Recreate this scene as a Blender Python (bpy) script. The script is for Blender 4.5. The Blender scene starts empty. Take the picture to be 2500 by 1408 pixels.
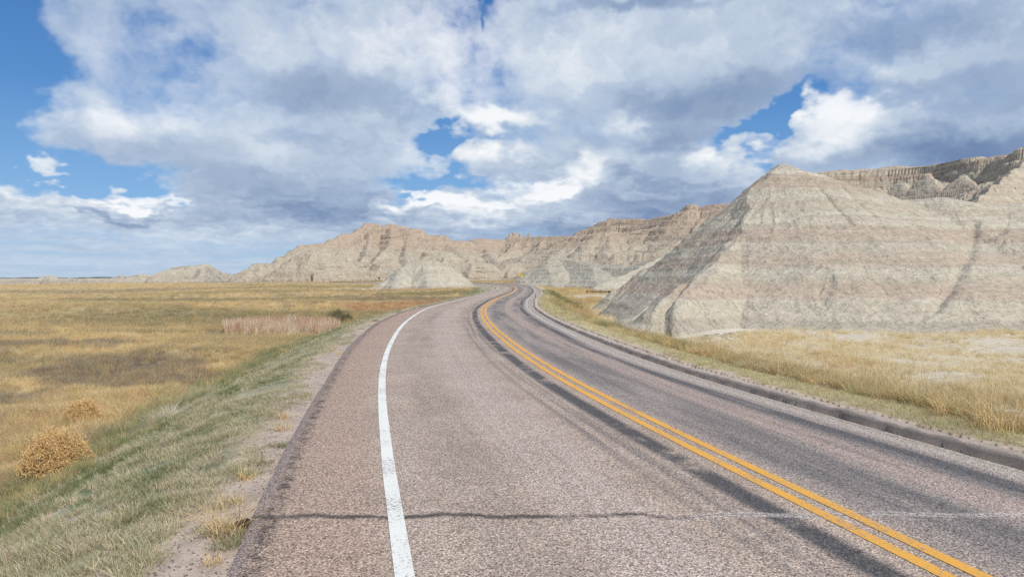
import bpy, math, random
import numpy as np
rnd = random.Random(7); RG = np.random.default_rng(11)
F = 1780.0; H0 = 680.0; CH = 1.7          # focal length and horizon in pixels of the 2500 px photograph, eye height
scene = bpy.context.scene
COL = scene.collection
# ------------------------------------------------------------------ camera, light, exposure
cam = bpy.data.objects.new('camera', bpy.data.cameras.new('camera')); COL.objects.link(cam)
cam.location = (0, 0, CH); cam.data.sensor_width = 36.0; cam.data.lens = F / 2500 * 36
cam.rotation_euler = (math.radians(90) - math.atan((704 - H0) / F), 0, 0)
cam.data.clip_start = 0.1; cam.data.clip_end = 40000
scene.camera = cam
SUN_AZ = math.radians(141); SUN_EL = math.radians(46)     # clockwise from the view direction (+Y): behind the right shoulder
sl = bpy.data.lights.new('sun', 'SUN'); sl.energy = 3.9; sl.angle = math.radians(0.53); sl.color = (1, .95, .87)
sun = bpy.data.objects.new('sun', sl); COL.objects.link(sun)
sun.rotation_euler = (math.pi / 2 - SUN_EL, 0, math.pi - SUN_AZ)
scene.view_settings.view_transform = 'Standard'; scene.view_settings.look = 'None'
scene.view_settings.exposure = 0.0; scene.view_settings.gamma = 1.0
scene.cycles.max_bounces = 4; scene.cycles.use_denoising = False
scene.render.use_persistent_data = False

# ------------------------------------------------------------------ node helpers
class NT:
    def __init__(s, tree): s.t = tree; s.n = tree.nodes; s.l = tree.links
    def new(s, kind, **kw):
        n = s.n.new(kind)
        for k, v in kw.items(): setattr(n, k, v)
        return n
    def put(s, sock, v):
        if isinstance(v, bpy.types.NodeSocket): s.l.new(v, sock)
        else: sock.default_value = v
    def m(s, op, a, b=None, c=None, clamp=False):
        n = s.new('ShaderNodeMath', operation=op, use_clamp=clamp)
        for i, v in enumerate((a, b, c)):
            if v is not None: s.put(n.inputs[i], v)
        return n.outputs[0]
    def v(s, op, a, b=None, out=0):
        n = s.new('ShaderNodeVectorMath', operation=op); s.put(n.inputs[0], a)
        if b is not None:
            s.put(n.inputs['Scale'] if op == 'SCALE' else n.inputs[1], b)
        return n.outputs[out]
    def noise(s, vec, scale, detail=4, rough=.5, dim='3D', w=None, dist=0, lac=2.0):
        n = s.new('ShaderNodeTexNoise', noise_dimensions=dim)
        if dim != '1D': s.put(n.inputs['Vector'], vec)
        if w is not None: s.put(n.inputs['W'], w)
        n.inputs['Scale'].default_value = scale; n.inputs['Detail'].default_value = detail
        n.inputs['Roughness'].default_value = rough; n.inputs['Distortion'].default_value = dist
        n.inputs['Lacunarity'].default_value = lac
        return n.outputs[0]
    def voro(s, vec, scale, feature='F1', detail=0, rough=.5, rand=1, out='Distance'):
        n = s.new('ShaderNodeTexVoronoi', feature=feature); s.put(n.inputs['Vector'], vec)
        n.inputs['Scale'].default_value = scale
        if 'Detail' in n.inputs: n.inputs['Detail'].default_value = detail; n.inputs['Roughness'].default_value = rough
        n.inputs['Randomness'].default_value = rand
        return n.outputs[out]
    def mr(s, x, a, b, c=0., d=1., interp='SMOOTHSTEP'):
        n = s.new('ShaderNodeMapRange', interpolation_type=interp, clamp=True)
        for i, v in enumerate((x, a, b, c, d)): s.put(n.inputs[i], v)
        return n.outputs[0]
    def ramp(s, x, stops, interp='LINEAR'):
        n = s.new('ShaderNodeValToRGB'); s.put(n.inputs[0], x); cr = n.color_ramp; cr.interpolation = interp
        while len(cr.elements) < len(stops): cr.elements.new(0.5)
        for e, (p, c) in zip(cr.elements, stops): e.position = p; e.color = (*c, 1)
        return n.outputs[0]
    def mix(s, f, a, b, mode='MIX'):
        n = s.new('ShaderNodeMix', data_type='RGBA', blend_type=mode, clamp_factor=True)
        s.put(n.inputs[0], f)
        s.put(n.inputs[6], a if isinstance(a, bpy.types.NodeSocket) else (*a, 1))
        s.put(n.inputs[7], b if isinstance(b, bpy.types.NodeSocket) else (*b, 1))
        return n.outputs[2]
    def comb(s, x, y, z=0.):
        n = s.new('ShaderNodeCombineXYZ')
        for i, v in enumerate((x, y, z)): s.put(n.inputs[i], v)
        return n.outputs[0]
    def sep(s, v):
        n = s.new('ShaderNodeSeparateXYZ'); s.put(n.inputs[0], v); return n.outputs

# ------------------------------------------------------------------ sky: Nishita daylight with cloud cover laid out by compass bearing and elevation
def azel(px, py):
    a = math.atan((704 - H0) / F); dx = (px - 1250) / F; dz = (704 - py) / F
    y = math.cos(a) + dz * math.sin(a); z = -math.sin(a) + dz * math.cos(a)
    return math.degrees(math.atan2(dx, y)), math.degrees(math.atan2(z, math.hypot(dx, y)))
# ------------------------------------------------------------------ numpy noise
def _h(ix, iy, seed):
    n = (ix * 374761393 + iy * 668265263 + seed * 974634777) & 0xffffffff
    n = ((n ^ (n >> 13)) * 1274126177) & 0xffffffff
    return (n ^ (n >> 16)) & 0xffffffff
def gn(x, y, seed=0):
    xi = np.floor(x).astype(np.int64); yi = np.floor(y).astype(np.int64); fx = x - xi; fy = y - yi
    u = fx * fx * fx * (fx * (fx * 6 - 15) + 10); v = fy * fy * fy * (fy * (fy * 6 - 15) + 10)
    def gr(a, b, dx, dy):
        th = _h(a, b, seed) * (2 * math.pi / 4294967296.0); return np.cos(th) * dx + np.sin(th) * dy
    a = gr(xi, yi, fx, fy); b = gr(xi + 1, yi, fx - 1, fy); c = gr(xi, yi + 1, fx, fy - 1); d = gr(xi + 1, yi + 1, fx - 1, fy - 1)
    return ((a * (1 - u) + b * u) * (1 - v) + (c * (1 - u) + d * u) * v) * 1.5
def fbm(x, y, oct=4, seed=0, gain=.5, lac=2.03):
    s = 0; a = 1; t = 0
    for i in range(oct):
        s = s + a * gn(x, y, seed + i * 17); t += a; a *= gain; x = x * lac + 13.7; y = y * lac - 7.1
    return s / t
def ridged(x, y, oct=3, seed=0, gain=.5):
    s = 0; a = 1; t = 0
    for i in range(oct):
        s = s + a * (1 - np.abs(gn(x, y, seed + i * 31)) * 1.6); t += a; a *= gain; x = x * 2.1 + 5; y = y * 2.1 + 9
    return s / t
def sstep(x, a, b):
    t = np.clip((x - a) / (b - a), 0, 1); return t * t * (3 - 2 * t)

# cloud cover: (photo x, y, radius x, radius y, weight, inner softness, tilt) -> bearing / elevation
CL_D = [(-40, 120, 190, 330, -1.5, .3), (60, 425, 340, 66, -1.25, .3), (400, 150, 200, 170, -.62, .1), (330, 60, 120, 90, -.3), (120, 525, 220, 40, .6), (470, 520, 220, 60, .8), (330, 440, 160, 30, -.5),
  (1075, 345, 105, 40, -1.3, .1, 12), (1070, 440, 170, 42, -1.3, .1, 8), (1010, 482, 90, 22, -1., .1), (1240, 447, 90, 16, -.6),
  (1870, 300, 130, 28, -1.6, .2, 20), (1880, 360, 26, 50, -.9, .2, -15), (1130, -6, 95, 16, -.9, .1, -8), (1168, 60, 12, 34, -.35, .1),
  (112, 425, 66, 28, 1.5, .3), (70, 325, 60, 36, .6, .1), (250, 498, 75, 34, 1.2, .3), (20, 500, 60, 36, .8, .2), (150, 505, 60, 20, .5),
  (240, 340, 130, 60, .7, .2), (440, 370, 230, 90, .6, .3), (760, 470, 360, 100, .6), (700, 200, 420, 260, .5, .5), (1200, 285, 110, 38, .9, .3), (1215, 390, 90, 46, 1.3, .3),
  (1090, 525, 190, 34, 1.2, .4), (1400, 440, 160, 80, .8, .4), (2060, 330, 190, 80, 1.1, .5), (1750, 400, 140, 70, .8, .3), (2380, 250, 260, 320, .8, .4), (1600, 150, 460, 230, .7, .5), (1600, 510, 420, 60, .8, .4), (640, 570, 330, 60, .7)]
CL_S = [(1000, 500, 90, 20, .2), (1240, 492, 130, 20, .18), (1385, 445, 90, 34, .12), (1480, 400, 70, 40, .12), (420, 560, 300, 30, .12), (300, 640, 400, 14, .1), (1700, 60, 300, 60, .08), (2200, 160, 160, 40, .1), (1020, 110, 230, 120, .20), (260, 315, 110, 50, .20), (1200, 280, 110, 34, .30), (1085, 232, 60, 30, .26), (1205, 385, 75, 44, .34), (1090, 505, 150, 18, .62), (1150, 540, 120, 22, .2),
  (1310, 462, 80, 24, .5), (1400, 425, 80, 34, .34), (1505, 315, 80, 60, .25), (2060, 300, 190, 60, .36), (2100, 265, 90, 28, .25), (1430, 140, 220, 90, .16), (110, 412, 80, 24, .16), (285, 490, 40, 12, .5),
  (340, 475, 40, 12, .4), (1780, 110, 200, 60, .1), (560, 310, 220, 60, .12), (1260, 160, 200, 100, .1), (2350, 90, 120, 50, .12), (1760, 380, 90, 40, .2), (600, 120, 200, 60, .1), (700, 400, 200, 50, .08),
  (850, 235, 270, 60, -.2), (1790, 240, 300, 62, -.32), (1620, 345, 260, 38, -.28), (2230, 80, 300, 66, -.34), (2420, 360, 280, 62, -.55), (2330, 230, 260, 80, -.2), (900, 505, 260, 30, -.34), (760, 460, 240, 50, -.14),
  (1560, 555, 400, 30, -.36), (1130, 525, 300, 40, .14), (500, 590, 400, 40, .12), (1650, 505, 240, 34, -.24), (1620, 455, 150, 14, -.2), (1560, 6, 260, 24, -.3), (560, 620, 500, 60, -.02), (700, 335, 80, 22, -.14), (270, 522, 90, 10, -.3), (1190, 590, 240, 12, -.16)]
def clouds(A, E):
    """colour and cover of the cloud layer for bearings A and elevations E in degrees"""
    s = np.sqrt(np.maximum(E, 0) + .6) * 7.2; k = 1 / (1 + E / 14)
    wx = fbm(A * .10, s * .16, 5, 201, .55); wy = fbm(A * .10 + 40, s * .16, 5, 207, .55)
    fx = fbm(A * .42, s * .6, 4, 211, .55); fy = fbm(A * .42 + 9, s * .6, 4, 217, .55)
    def lay(L, a, e):
        o = np.zeros_like(a)
        for b in L:
            x, y = azel(b[0], b[1]); x2, _ = azel(b[0] + b[2], b[1]); _, y2 = azel(b[0], b[1] - b[3]); sf = b[5] if len(b) > 5 else .25; t = math.radians(b[6] if len(b) > 6 else 0)
            dx, dy = a - x, e - y; r = np.hypot((dx * math.cos(t) + dy * math.sin(t)) / (x2 - x), (-dx * math.sin(t) + dy * math.cos(t)) / (y2 - y)); o += b[4] * sstep(r, 1.4, sf)
        return o
    def dens(a, e, fine=True):
        ss = np.sqrt(np.maximum(e, 0) + .6) * 7.2
        d = .50 + .95 * fbm(a * .055 + wx * .5, ss * .085 + wy * .5, 3, 221, .5) + .55 * fbm(a * .2 + wx * .6, ss * .3 + wy * .6, 7 if fine else 4, 231, .54)
        b = 1 - np.abs(fbm(a * .33 + fx * .5, ss * .5 + fy * .5, 5 if fine else 3, 241, .55)) * 2.0
        return d + .20 * (b - .55) + lay(CL_D, a + wx * 4.5 + fx * 1.6, e + (wy * 2.4 + fy * 1.1) * np.clip(e / 5, .3, 1))
    D = dens(A, E); lowl = sstep(E, 4.6, 1.0) * sstep(A, 0., -16.)
    st = fbm(A * .09, E * 1.4 + wy * .3, 6, 251, .6); D = D * (1 - .8 * lowl) + lowl * (.55 + st * 1.6)
    al = 1 - np.exp(-(np.maximum(D + .03, 0) * 1.75) ** 1.5); wsp = sstep(A, -19, -26) * sstep(E, 7, 10); al = al * (1 - wsp) + wsp * (1 - np.exp(-(np.maximum(D * .8 + .38 + .2 * fx, 0) * 1.15) ** 1.6)); al *= 1 - .15 * lowl
    acc = 0; da = A[0, 1] - A[0, 0]; de = E[1, 0] - E[0, 0]; Dc = np.clip(D - .1, 0, 1.6)
    for i, st_ in enumerate((.35, .8, 1.5, 2.6)):      # cover between a point and the sun, which stands up and to the right
        jx = np.minimum(np.arange(A.shape[1]) + int(round(st_ * .7 / da)), A.shape[1] - 1); jy = np.minimum(np.arange(A.shape[0]) + int(round(st_ * .75 / de)), A.shape[0] - 1)
        acc = acc + Dc[jy][:, jx] * (.9, 1.1, 1.2, 1.2)[i]
    lit = np.exp(-acc * .42); sh = .445 + .54 * lit / (.35 + lit) + lay(CL_S, A + wx * 4.5 + fx * 2, E + (wy * 2.2 + fy * 1.2) * np.clip(E / 5, .3, 1)) * 1.0
    sh = sh + .16 * (fbm(A * .30 + fx * .8, s * .5 + fy * .8, 6, 261, .52)) + .07 * (1 - al) + .22 * sstep(E, 9, 4) * (fbm(A * .8 + fx, s * 1.5 + fy, 5, 271, .55))
    X = [0, .2, .38, .55, .7, .85, 1.]; TB = np.array([(.17, .245, .42), (.235, .325, .50), (.32, .415, .575), (.42, .515, .665), (.54, .63, .755), (.72, .785, .855), (.93, .95, .97)])
    c = np.stack([np.interp(sh, X, TB[:, q]) for q in range(3)], -1); c = c * (1 - lowl[..., None] * .6) + np.array([.49, .60, .755]) * lowl[..., None] * .6
    return np.concatenate([c, al[..., None]], -1)
def cloud_image(name, a0, a1, e0, e1, w, h):
    A, E = np.meshgrid(np.linspace(a0, a1, w), np.linspace(e0, e1, h)); R = clouds(A, E); c = np.clip(R[..., :3], 0, 1); R[..., :3] = np.where(c < .0031308, c * 12.92, 1.055 * c ** (1 / 2.4) - .055)
    im = bpy.data.images.new(name, w, h, alpha=True); im.alpha_mode = 'CHANNEL_PACKED'; im.pixels.foreach_set(R.astype(np.float32).ravel()); im.pack(); return im
def build_world():
    w = bpy.data.worlds.new('World'); scene.world = w; w.use_nodes = True
    t = w.node_tree; t.nodes.clear(); g = NT(t)
    out = g.new('ShaderNodeOutputWorld'); bg = g.new('ShaderNodeBackground'); bg.inputs[1].default_value = STR
    t.links.new(bg.outputs[0], out.inputs[0])
    sky = g.new('ShaderNodeTexSky', sky_type='NISHITA', sun_disc=False)
    sky.sun_elevation = SUN_EL; sky.sun_rotation = SUN_AZ; sky.air_density = 1.0; sky.dust_density = .6; sky.ozone_density = 2.5; sky.altitude = 700
    x, y, z = g.sep(g.new('ShaderNodeTexCoord').outputs['Generated'])[:3]
    az_ = g.m('MULTIPLY', g.m('ARCTAN2', x, y), 57.29578); el = g.m('MULTIPLY', g.m('ARCSINE', z), 57.29578)
    def tex(im, a0, a1, e0, e1):
        n = g.new('ShaderNodeTexImage', image=im, extension='EXTEND'); g.put(n.inputs[0], g.comb(g.mr(az_, a0, a1, 0., 1., 'LINEAR'), g.mr(el, e0, e1, 0., 1., 'LINEAR'))); return n
    wide = tex(cloud_image('cloud_cover_all_round', -180, 180, 0, 90, 1080, 270), -180, 180, 0, 90)
    near = tex(cloud_image('cloud_cover_ahead', -46, 46, -.5, 27, 1900, 600), -46, 46, -.5, 27)
    k = g.m('MULTIPLY', g.mr(g.m('ABSOLUTE', az_), 45.5, 40.), g.mr(el, 26.5, 23.))
    cc = g.mix(k, wide.outputs[0], near.outputs[0]); al = g.m('ADD', g.m('MULTIPLY', wide.outputs[1], g.m('SUBTRACT', 1., k)), g.m('MULTIPLY', near.outputs[1], k))
    blue = g.ramp(g.mr(el, 0., 24., 0., 1., 'LINEAR'), [(0, (.36, .53, .74)), (.25, (.20, .42, .74)), (.55, (.085, .26, .60)), (1, (.03, .135, .42))])
    skyc = g.mix(.88, sky.outputs[0], g.v('SCALE', blue, 1 / STR))
    fin = g.mix(al, skyc, g.v('SCALE', cc, 1 / STR))
    t.links.new(fin, bg.inputs[0])
    w.cycles.sampling_method = 'MANUAL'; w.cycles.sample_map_resolution = 512
STR = .12
build_world()

# ------------------------------------------------------------------ mesh helpers
def link(name, me, mat=None, parent=None):
    o = bpy.data.objects.new(name, me); COL.objects.link(o)
    if mat: me.materials.append(mat)
    if parent: o.parent = parent
    return o
def npmesh(name, V, Fc, n=4, smooth=True):
    me = bpy.data.meshes.new(name); V = np.asarray(V, np.float32); Fc = np.asarray(Fc, np.int32)
    me.vertices.add(len(V)); me.vertices.foreach_set('co', V.ravel())
    me.loops.add(Fc.size); me.loops.foreach_set('vertex_index', Fc.ravel())
    me.polygons.add(len(Fc)); me.polygons.foreach_set('loop_start', np.arange(0, Fc.size, n, dtype=np.int32))
    me.polygons.foreach_set('loop_total', np.full(len(Fc), n, np.int32))
    me.polygons.foreach_set('use_smooth', np.full(len(Fc), smooth))
    me.update(calc_edges=True); me.validate()
    return me
def gridfaces(nr, nc, wrap=False):
    i = np.arange(nr - 1)[:, None]; j = np.arange(nc if wrap else nc - 1)[None]
    a = i * nc + j; b = i * nc + (j + 1) % nc
    return np.stack([a, b, b + nc, a + nc], -1).reshape(-1, 4)
def vcol(me, name, C):
    a = me.attributes.new(name, 'FLOAT_COLOR', 'POINT'); C = np.asarray(C, np.float32)
    if C.shape[1] == 3: C = np.c_[C, np.ones(len(C), np.float32)]
    a.data.foreach_set('color', C.ravel())
def vfl(me, name, A):
    a = me.attributes.new(name, 'FLOAT', 'POINT'); a.data.foreach_set('value', np.asarray(A, np.float32).ravel())
class MB:
    def __init__(s): s.v = []; s.f = []
    def box(s, c, sz, R=None):
        b = len(s.v)
        for k in range(8):
            p = np.array([(k & 1) - .5, (k >> 1 & 1) - .5, (k >> 2) - .5]) * sz
            if R is not None: p = R @ p
            s.v.append(tuple(p + c))
        for q in ((0, 2, 3, 1), (4, 5, 7, 6), (0, 1, 5, 4), (2, 6, 7, 3), (0, 4, 6, 2), (1, 3, 7, 5)): s.f.append([b + i for i in q])
    def tube(s, P, r, n=5):
        P = np.array(P, float); r = np.broadcast_to(r, (len(P),)); b = len(s.v)
        for i, p in enumerate(P):
            t = P[min(i + 1, len(P) - 1)] - P[max(i - 1, 0)]; t /= np.linalg.norm(t) + 1e-9
            a = np.cross(t, (.3, .9, .2)); a /= np.linalg.norm(a) + 1e-9; c = np.cross(t, a)
            for k in range(n):
                w = 2 * math.pi * k / n; s.v.append(tuple(p + r[i] * (math.cos(w) * a + math.sin(w) * c)))
        for i in range(len(P) - 1):
            for k in range(n):
                q = b + i * n; s.f.append([q + k, q + (k + 1) % n, q + n + (k + 1) % n, q + n + k])
        s.f.append([b + k for k in range(n)][::-1]); s.f.append([b + (len(P) - 1) * n + k for k in range(n)])
    def mesh(s, name, smooth=False):
        me = bpy.data.meshes.new(name); me.from_pydata(s.v, [], s.f); me.update()
        if smooth: me.polygons.foreach_set('use_smooth', [True] * len(me.polygons))
        return me
    def build(s, name, mat, parent=None, smooth=False): return link(name, s.mesh(name, smooth), mat, parent)
def tag(o, label=None, cat=None, group=None, kind=None):
    for k, v in (('label', label), ('category', cat), ('group', group), ('kind', kind)):
        if v: o[k] = v
    return o
def empty(name, loc, rz=0, **kw):
    o = bpy.data.objects.new(name, None); COL.objects.link(o); o.location = loc; o.rotation_euler.z = rz; o.empty_display_size = .2
    return tag(o, **kw)
def mat(name):
    m = bpy.data.materials.new(name); m.use_nodes = True; g = NT(m.node_tree); b = g.n['Principled BSDF']; b.inputs['Specular IOR Level'].default_value = .25
    b.inputs['Roughness'].default_value = .95
    return m, g, b
def plain(name, c, rough=.8, var=.25, sc=20, metal=0):
    m, g, b = mat(name); p = g.new('ShaderNodeNewGeometry').outputs['Position']
    n = g.noise(p, sc, 4, .6); f = g.mr(n, .25, .75, 1 - var, 1 + var, 'LINEAR')
    g.put(b.inputs['Base Color'], g.v('SCALE', g.mix(0., c, c), f)); b.inputs['Roughness'].default_value = rough; b.inputs['Metallic'].default_value = metal
    return m
def up(px, py, z=0.):
    Y = F * (CH - z) / (py - H0); return ((px - 1250) / F * Y, Y)
def P3(px, py, D): return ((px - 1250) / F * D, D, CH - (py - H0) / F * D)

# ------------------------------------------------------------------ road layout (metres), measured on the ground plane
yl = [(2362, 1408), (1900, 1184), (1684, 1083), (1480, 982), (1300, 878), (1222, 818), (1189, 786), (1179, 760.5), (1181, 751), (1193.6, 741.8), (1209, 731), (1230, 723), (1251, 713.7), (1260, 706.4)]
Yp = np.array([(8.6, -20), (5.35, -8), (3.48, 0)] + [up(*p) for p in yl] + [up(1258.5, 701, .17), up(1246, 698.6, .17), (-4, 178), (-9.5, 203), (-21, 224), (-40, 240), (-62, 252), (-90, 266), (-130, 290)], float)
def cr(P, n):
    P = np.vstack([2 * P[0] - P[1], P, 2 * P[-1] - P[-2]]); o = []
    L = np.linalg.norm
    for i in range(1, len(P) - 2):
        t = np.linspace(0, 1, n, endpoint=False)[:, None]; a, b, c, d = P[i - 1:i + 3]; lb = L(c - b)
        m1 = (c - a) / (lb + L(b - a)) * lb; m2 = (d - b) / (L(d - c) + lb) * lb
        o.append((2 * t**3 - 3 * t**2 + 1) * b + (t**3 - 2 * t**2 + t) * m1 + (-2 * t**3 + 3 * t**2) * c + (t**3 - t**2) * m2)
    o.append(P[-2:-1]); return np.vstack(o)
C = cr(Yp, 24); s_ = np.r_[0, np.cumsum(np.linalg.norm(np.diff(C, axis=0), axis=1))]
S = np.arange(0, s_[-1], .5); C = np.c_[np.interp(S, s_, C[:, 0]), np.interp(S, s_, C[:, 1])]
for k in range(60): C[1:-1] = (C[:-2] + 2 * C[1:-1] + C[2:]) / 4
T = np.gradient(C, axis=0); T /= np.linalg.norm(T, axis=1)[:, None]; NR = np.c_[T[:, 1], -T[:, 0]]
def prof(pts):
    v = np.interp(S + 1.15, *zip(*pts)); k = np.ones(9) / 9
    for i in range(3): v = np.convolve(np.pad(v, 4, 'edge'), k, 'valid')
    return v
oW = prof([(0, -3.15), (27, -3.14), (32, -3.05), (48, -3.19), (66, -3.25), (80, -2.95), (95, -2.66), (120, -2.88), (160, -3.1), (400, -3.1)])
oR = prof([(0, 2.15), (29, 2.24), (34, 2.05), (39, 2.0), (45, 2.25), (60, 2.45), (90, 2.72), (130, 2.85), (170, 3.0), (400, 3.0)])
oK = prof([(0, 2.4), (30, 2.4), (34, 2.26), (45, 2.5), (57, 2.78), (70, 3.0), (90, 3.3), (130, 3.5), (400, 3.6)])
oL = prof([(0, -4.15), (28, -4.14), (33, -3.99), (50, -4.32), (60, -4.24), (68, -3.7), (80, -3.3), (95, -3.1), (120, -3.25), (150, -3.5), (400, -3.6)])
bank = np.interp(S, [0, 135, 165, 400], [0, 0, .05, .05])            # the far bend is banked, its outer side higher
def roadpt(i, off, dz=0.):
    return np.c_[C[i] + NR[i] * np.reshape(off, (-1, 1)), bank[i] * (np.reshape(off, -1) + 3.2) + dz]
def ribbon(name, offs, zs, mt, parent=None, i0=0, i1=None):
    idx = np.arange(i0, i1 or len(S)); V = np.stack([roadpt(idx, o[idx] if np.ndim(o) else np.full(len(idx), o), z) for o, z in zip(offs, zs)], 1)
    me = npmesh(name, V.reshape(-1, 3), gridfaces(len(idx), len(offs)))
    U = np.stack([(o[idx] if np.ndim(o) else np.full(len(idx), float(o))) for o in offs], 1)
    vfl(me, 'u', U.ravel()); vfl(me, 'v', np.repeat(S[idx], len(offs)))
    vfl(me, 'ul', (U - oL[idx][:, None]).ravel()); vfl(me, 'ur', (U - oR[idx][:, None]).ravel())
    return link(name, me, mt, parent)
# distance to the road for arbitrary points
Cs = C[::2]; NRs = NR[::2]; Ss = S[::2]
def roadco(X, Y):
    u = np.full(X.shape, 999.); sidx = np.zeros(X.shape, int); m = (np.abs(X) < 200) & (Y < 330) & (Y > -45)
    xs = X[m]; ys = Y[m]; best = np.full(xs.shape, 1e9); bi = np.zeros(xs.shape, int)
    for a in range(0, len(Cs)):
        d = (xs - Cs[a, 0])**2 + (ys - Cs[a, 1])**2; k = d < best; best[k] = d[k]; bi[k] = a
    dx = xs - Cs[bi, 0]; dy = ys - Cs[bi, 1]; side = dx * NRs[bi, 0] + dy * NRs[bi, 1]
    u[m] = np.where(side < 0, -1, 1) * np.sqrt(best); sidx[m] = bi * 2
    return u, sidx

# ------------------------------------------------------------------ ground heights
GC = np.array([(-8, 9, -1.2), (-8, 20, -1.25), (-20, 20, -1.5), (-15, 47, -1.7), (-12, 34, -1.3), (-40, 40, -1.6), (-40, 100, -1.8), (-100, 150, -2.2), (-10, 95, -1.1), (-20, 160, -.8), (-55, 215, -.3), (-100, 275, .1), (-75, 240, .1), (-30, 280, .9),
               (-150, 330, -1.5), (-220, 430, -2.5), (-60, 10, -1.8), (-80, -30, -2), (-20, -30, -1.3), (6, 15, -.3), (10, 25, -.4), (20, 28, -.4), (8, 50, -.5), (12, 90, -.6), (20, 110, -.5), (7, 130, 0), (8, 175, .4), (0, 216, 1.1), (14, 213, 1.15), (-25, 262, 1.0),
               (100, 200, 0), (40, 10, -.2), (50, -30, -.2), (15, -20, -.3), (60, 350, 1.0), (-60, 330, .8), (-400, 400, -2.6), (-300, 100, -2.2)])
HUM = [(-33, 62, 9, 4, .9), (-26, 30, 5, 3, .35), (-12, 27, 3, 2.5, .3), (-13, 44, 6, 2.2, -.25), (-24, 75, 12, 5, .5)]
def gz(X, Y):
    X = np.asarray(X, float); Y = np.asarray(Y, float); sh = X.shape; X = X.ravel(); Y = Y.ravel()
    num = np.zeros(X.shape); den = np.zeros(X.shape)
    for a, b, z in GC:
        w = 1 / ((X - a)**2 + (Y - b)**2 + (4 + .05 * math.hypot(a, b))**2)**1.6; num += w * z; den += w
    z = num / den
    R = np.hypot(X, Y)
    z += fbm(X / 9, Y / 9, 3, 5) * .16 * sstep(R, 5, 30) + fbm(X / 2.2, Y / 2.2, 3, 8) * .07 + fbm(X / 60, Y / 60, 2, 3) * .35 * sstep(R, 30, 140)
    for a, b, rx, ry, h in HUM: z += h * np.exp(-((X - a) / rx)**2 - ((Y - b) / ry)**2)
    azd = np.degrees(np.arctan2(X, Y))
    drop = sstep(azd, -14, -19) * sstep(R, 470, 620) * sstep(Y, 100, 300)
    z = z * (1 - drop) - 16 * drop
    z = np.where(R > 1500, z + (-14 - z) * sstep(R, 1500, 2500), z)
    u, si = roadco(X, Y)
    rz = bank[si] * (np.clip(u, oL[si], oK[si]) + 3.2)
    ul = oL[si] - u; ur = u - (oK[si] + .32)
    # left bank: flat gravel shoulder, then the embankment; right: verge beside the kerb falling into a shallow ditch
    wl = sstep(ul, .45, 4.3); wr = sstep(ur, .5, 3.4)
    zl = rz - .05 - .03 * np.clip(ul, 0, 1); zr = rz + .085
    o = np.where(u < 0, zl * (1 - wl) + z * wl, zr * (1 - wr) + z * wr)
    dit = np.exp(-((ur - 3.6) / 1.3)**2) * .18 * (u > 0)
    o = np.where(np.abs(u) > 30, z, o - dit)
    inside = (ul < -.03) & (ur < -.02)
    o = np.where(inside, rz - .10, o)
    return o.reshape(sh)
# ground colours by place (material, not light)
GOLD = (.50, .375, .195); STRAW = (.54, .445, .28); OLIVE = (.20, .18, .10); GREEN = (.115, .155, .07); UMB = (.195, .155, .12); RUST = (.37, .20, .11); CLAY = (.57, .515, .42); GRAV = (.45, .365, .30); TAN = (.33, .265, .15)
def lerp(a, b, t): return a + (np.array(b) - a) * t[:, None]
PATCH = [(-20, 160, 19, 13, CLAY, .85), (-13, 57, 26, 8, OLIVE, .7), (-25, 33, 7, 3.0, UMB, .85), (-13.5, 24, 3.2, 2.2, UMB, .85), (-10, 21.0, 3.0, 1.6, UMB, .8), (-15, 17.0, 3.6, 2.0, UMB, .8), (-12, 14.2, 2.5, 1.2, UMB, .8), (-14, 44, 9, 3.0, OLIVE, .85), (-10, 70, 7, 8, RUST, .65), (-6.5, 80, 3, 12, RUST, .7),
         (-42, 82, 20, 5, RUST, .45), (-45, 112, 30, 6, OLIVE, .7), (-14, 96, 14, 10, UMB, .75), (-12, 118, 12, 8, OLIVE, .8), (-20, 135, 14, 6, RUST, .35), (-60, 140, 40, 7, OLIVE, .5), (-100, 180, 40, 10, UMB, .45), (-45, 185, 28, 10, OLIVE, .5),
         (-60, 214, 26, 6, GREEN, .9), (-22, 26, 5, 2, OLIVE, .6), (-30, 50, 12, 4, TAN, .6), (-8, 30, 2.2, 6, GOLD, .8), (-9, 14.5, 1.5, 5, GOLD, .7), (-6.9, 9, 1.5, 4, GOLD, .6)]
HB = np.array([up(1470, 752, -.35), up(1532, 774, -.35), up(1594, 803, -.35), up(1664, 817, -.4), up(1796, 815, -.4), up(1972, 795, -.4), up(2236, 775, -.4), up(2280, 769, -.4), up(2368, 786, -.4), up(2500, 803, -.4), (40, 33), (60, 34)])
_a = np.degrees(np.arctan2(HB[:, 0], HB[:, 1])); _r = np.hypot(HB[:, 0], HB[:, 1]); _o = np.argsort(_a); HBA = (_a[_o], _r[_o])      # foot of the big hill
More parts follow.
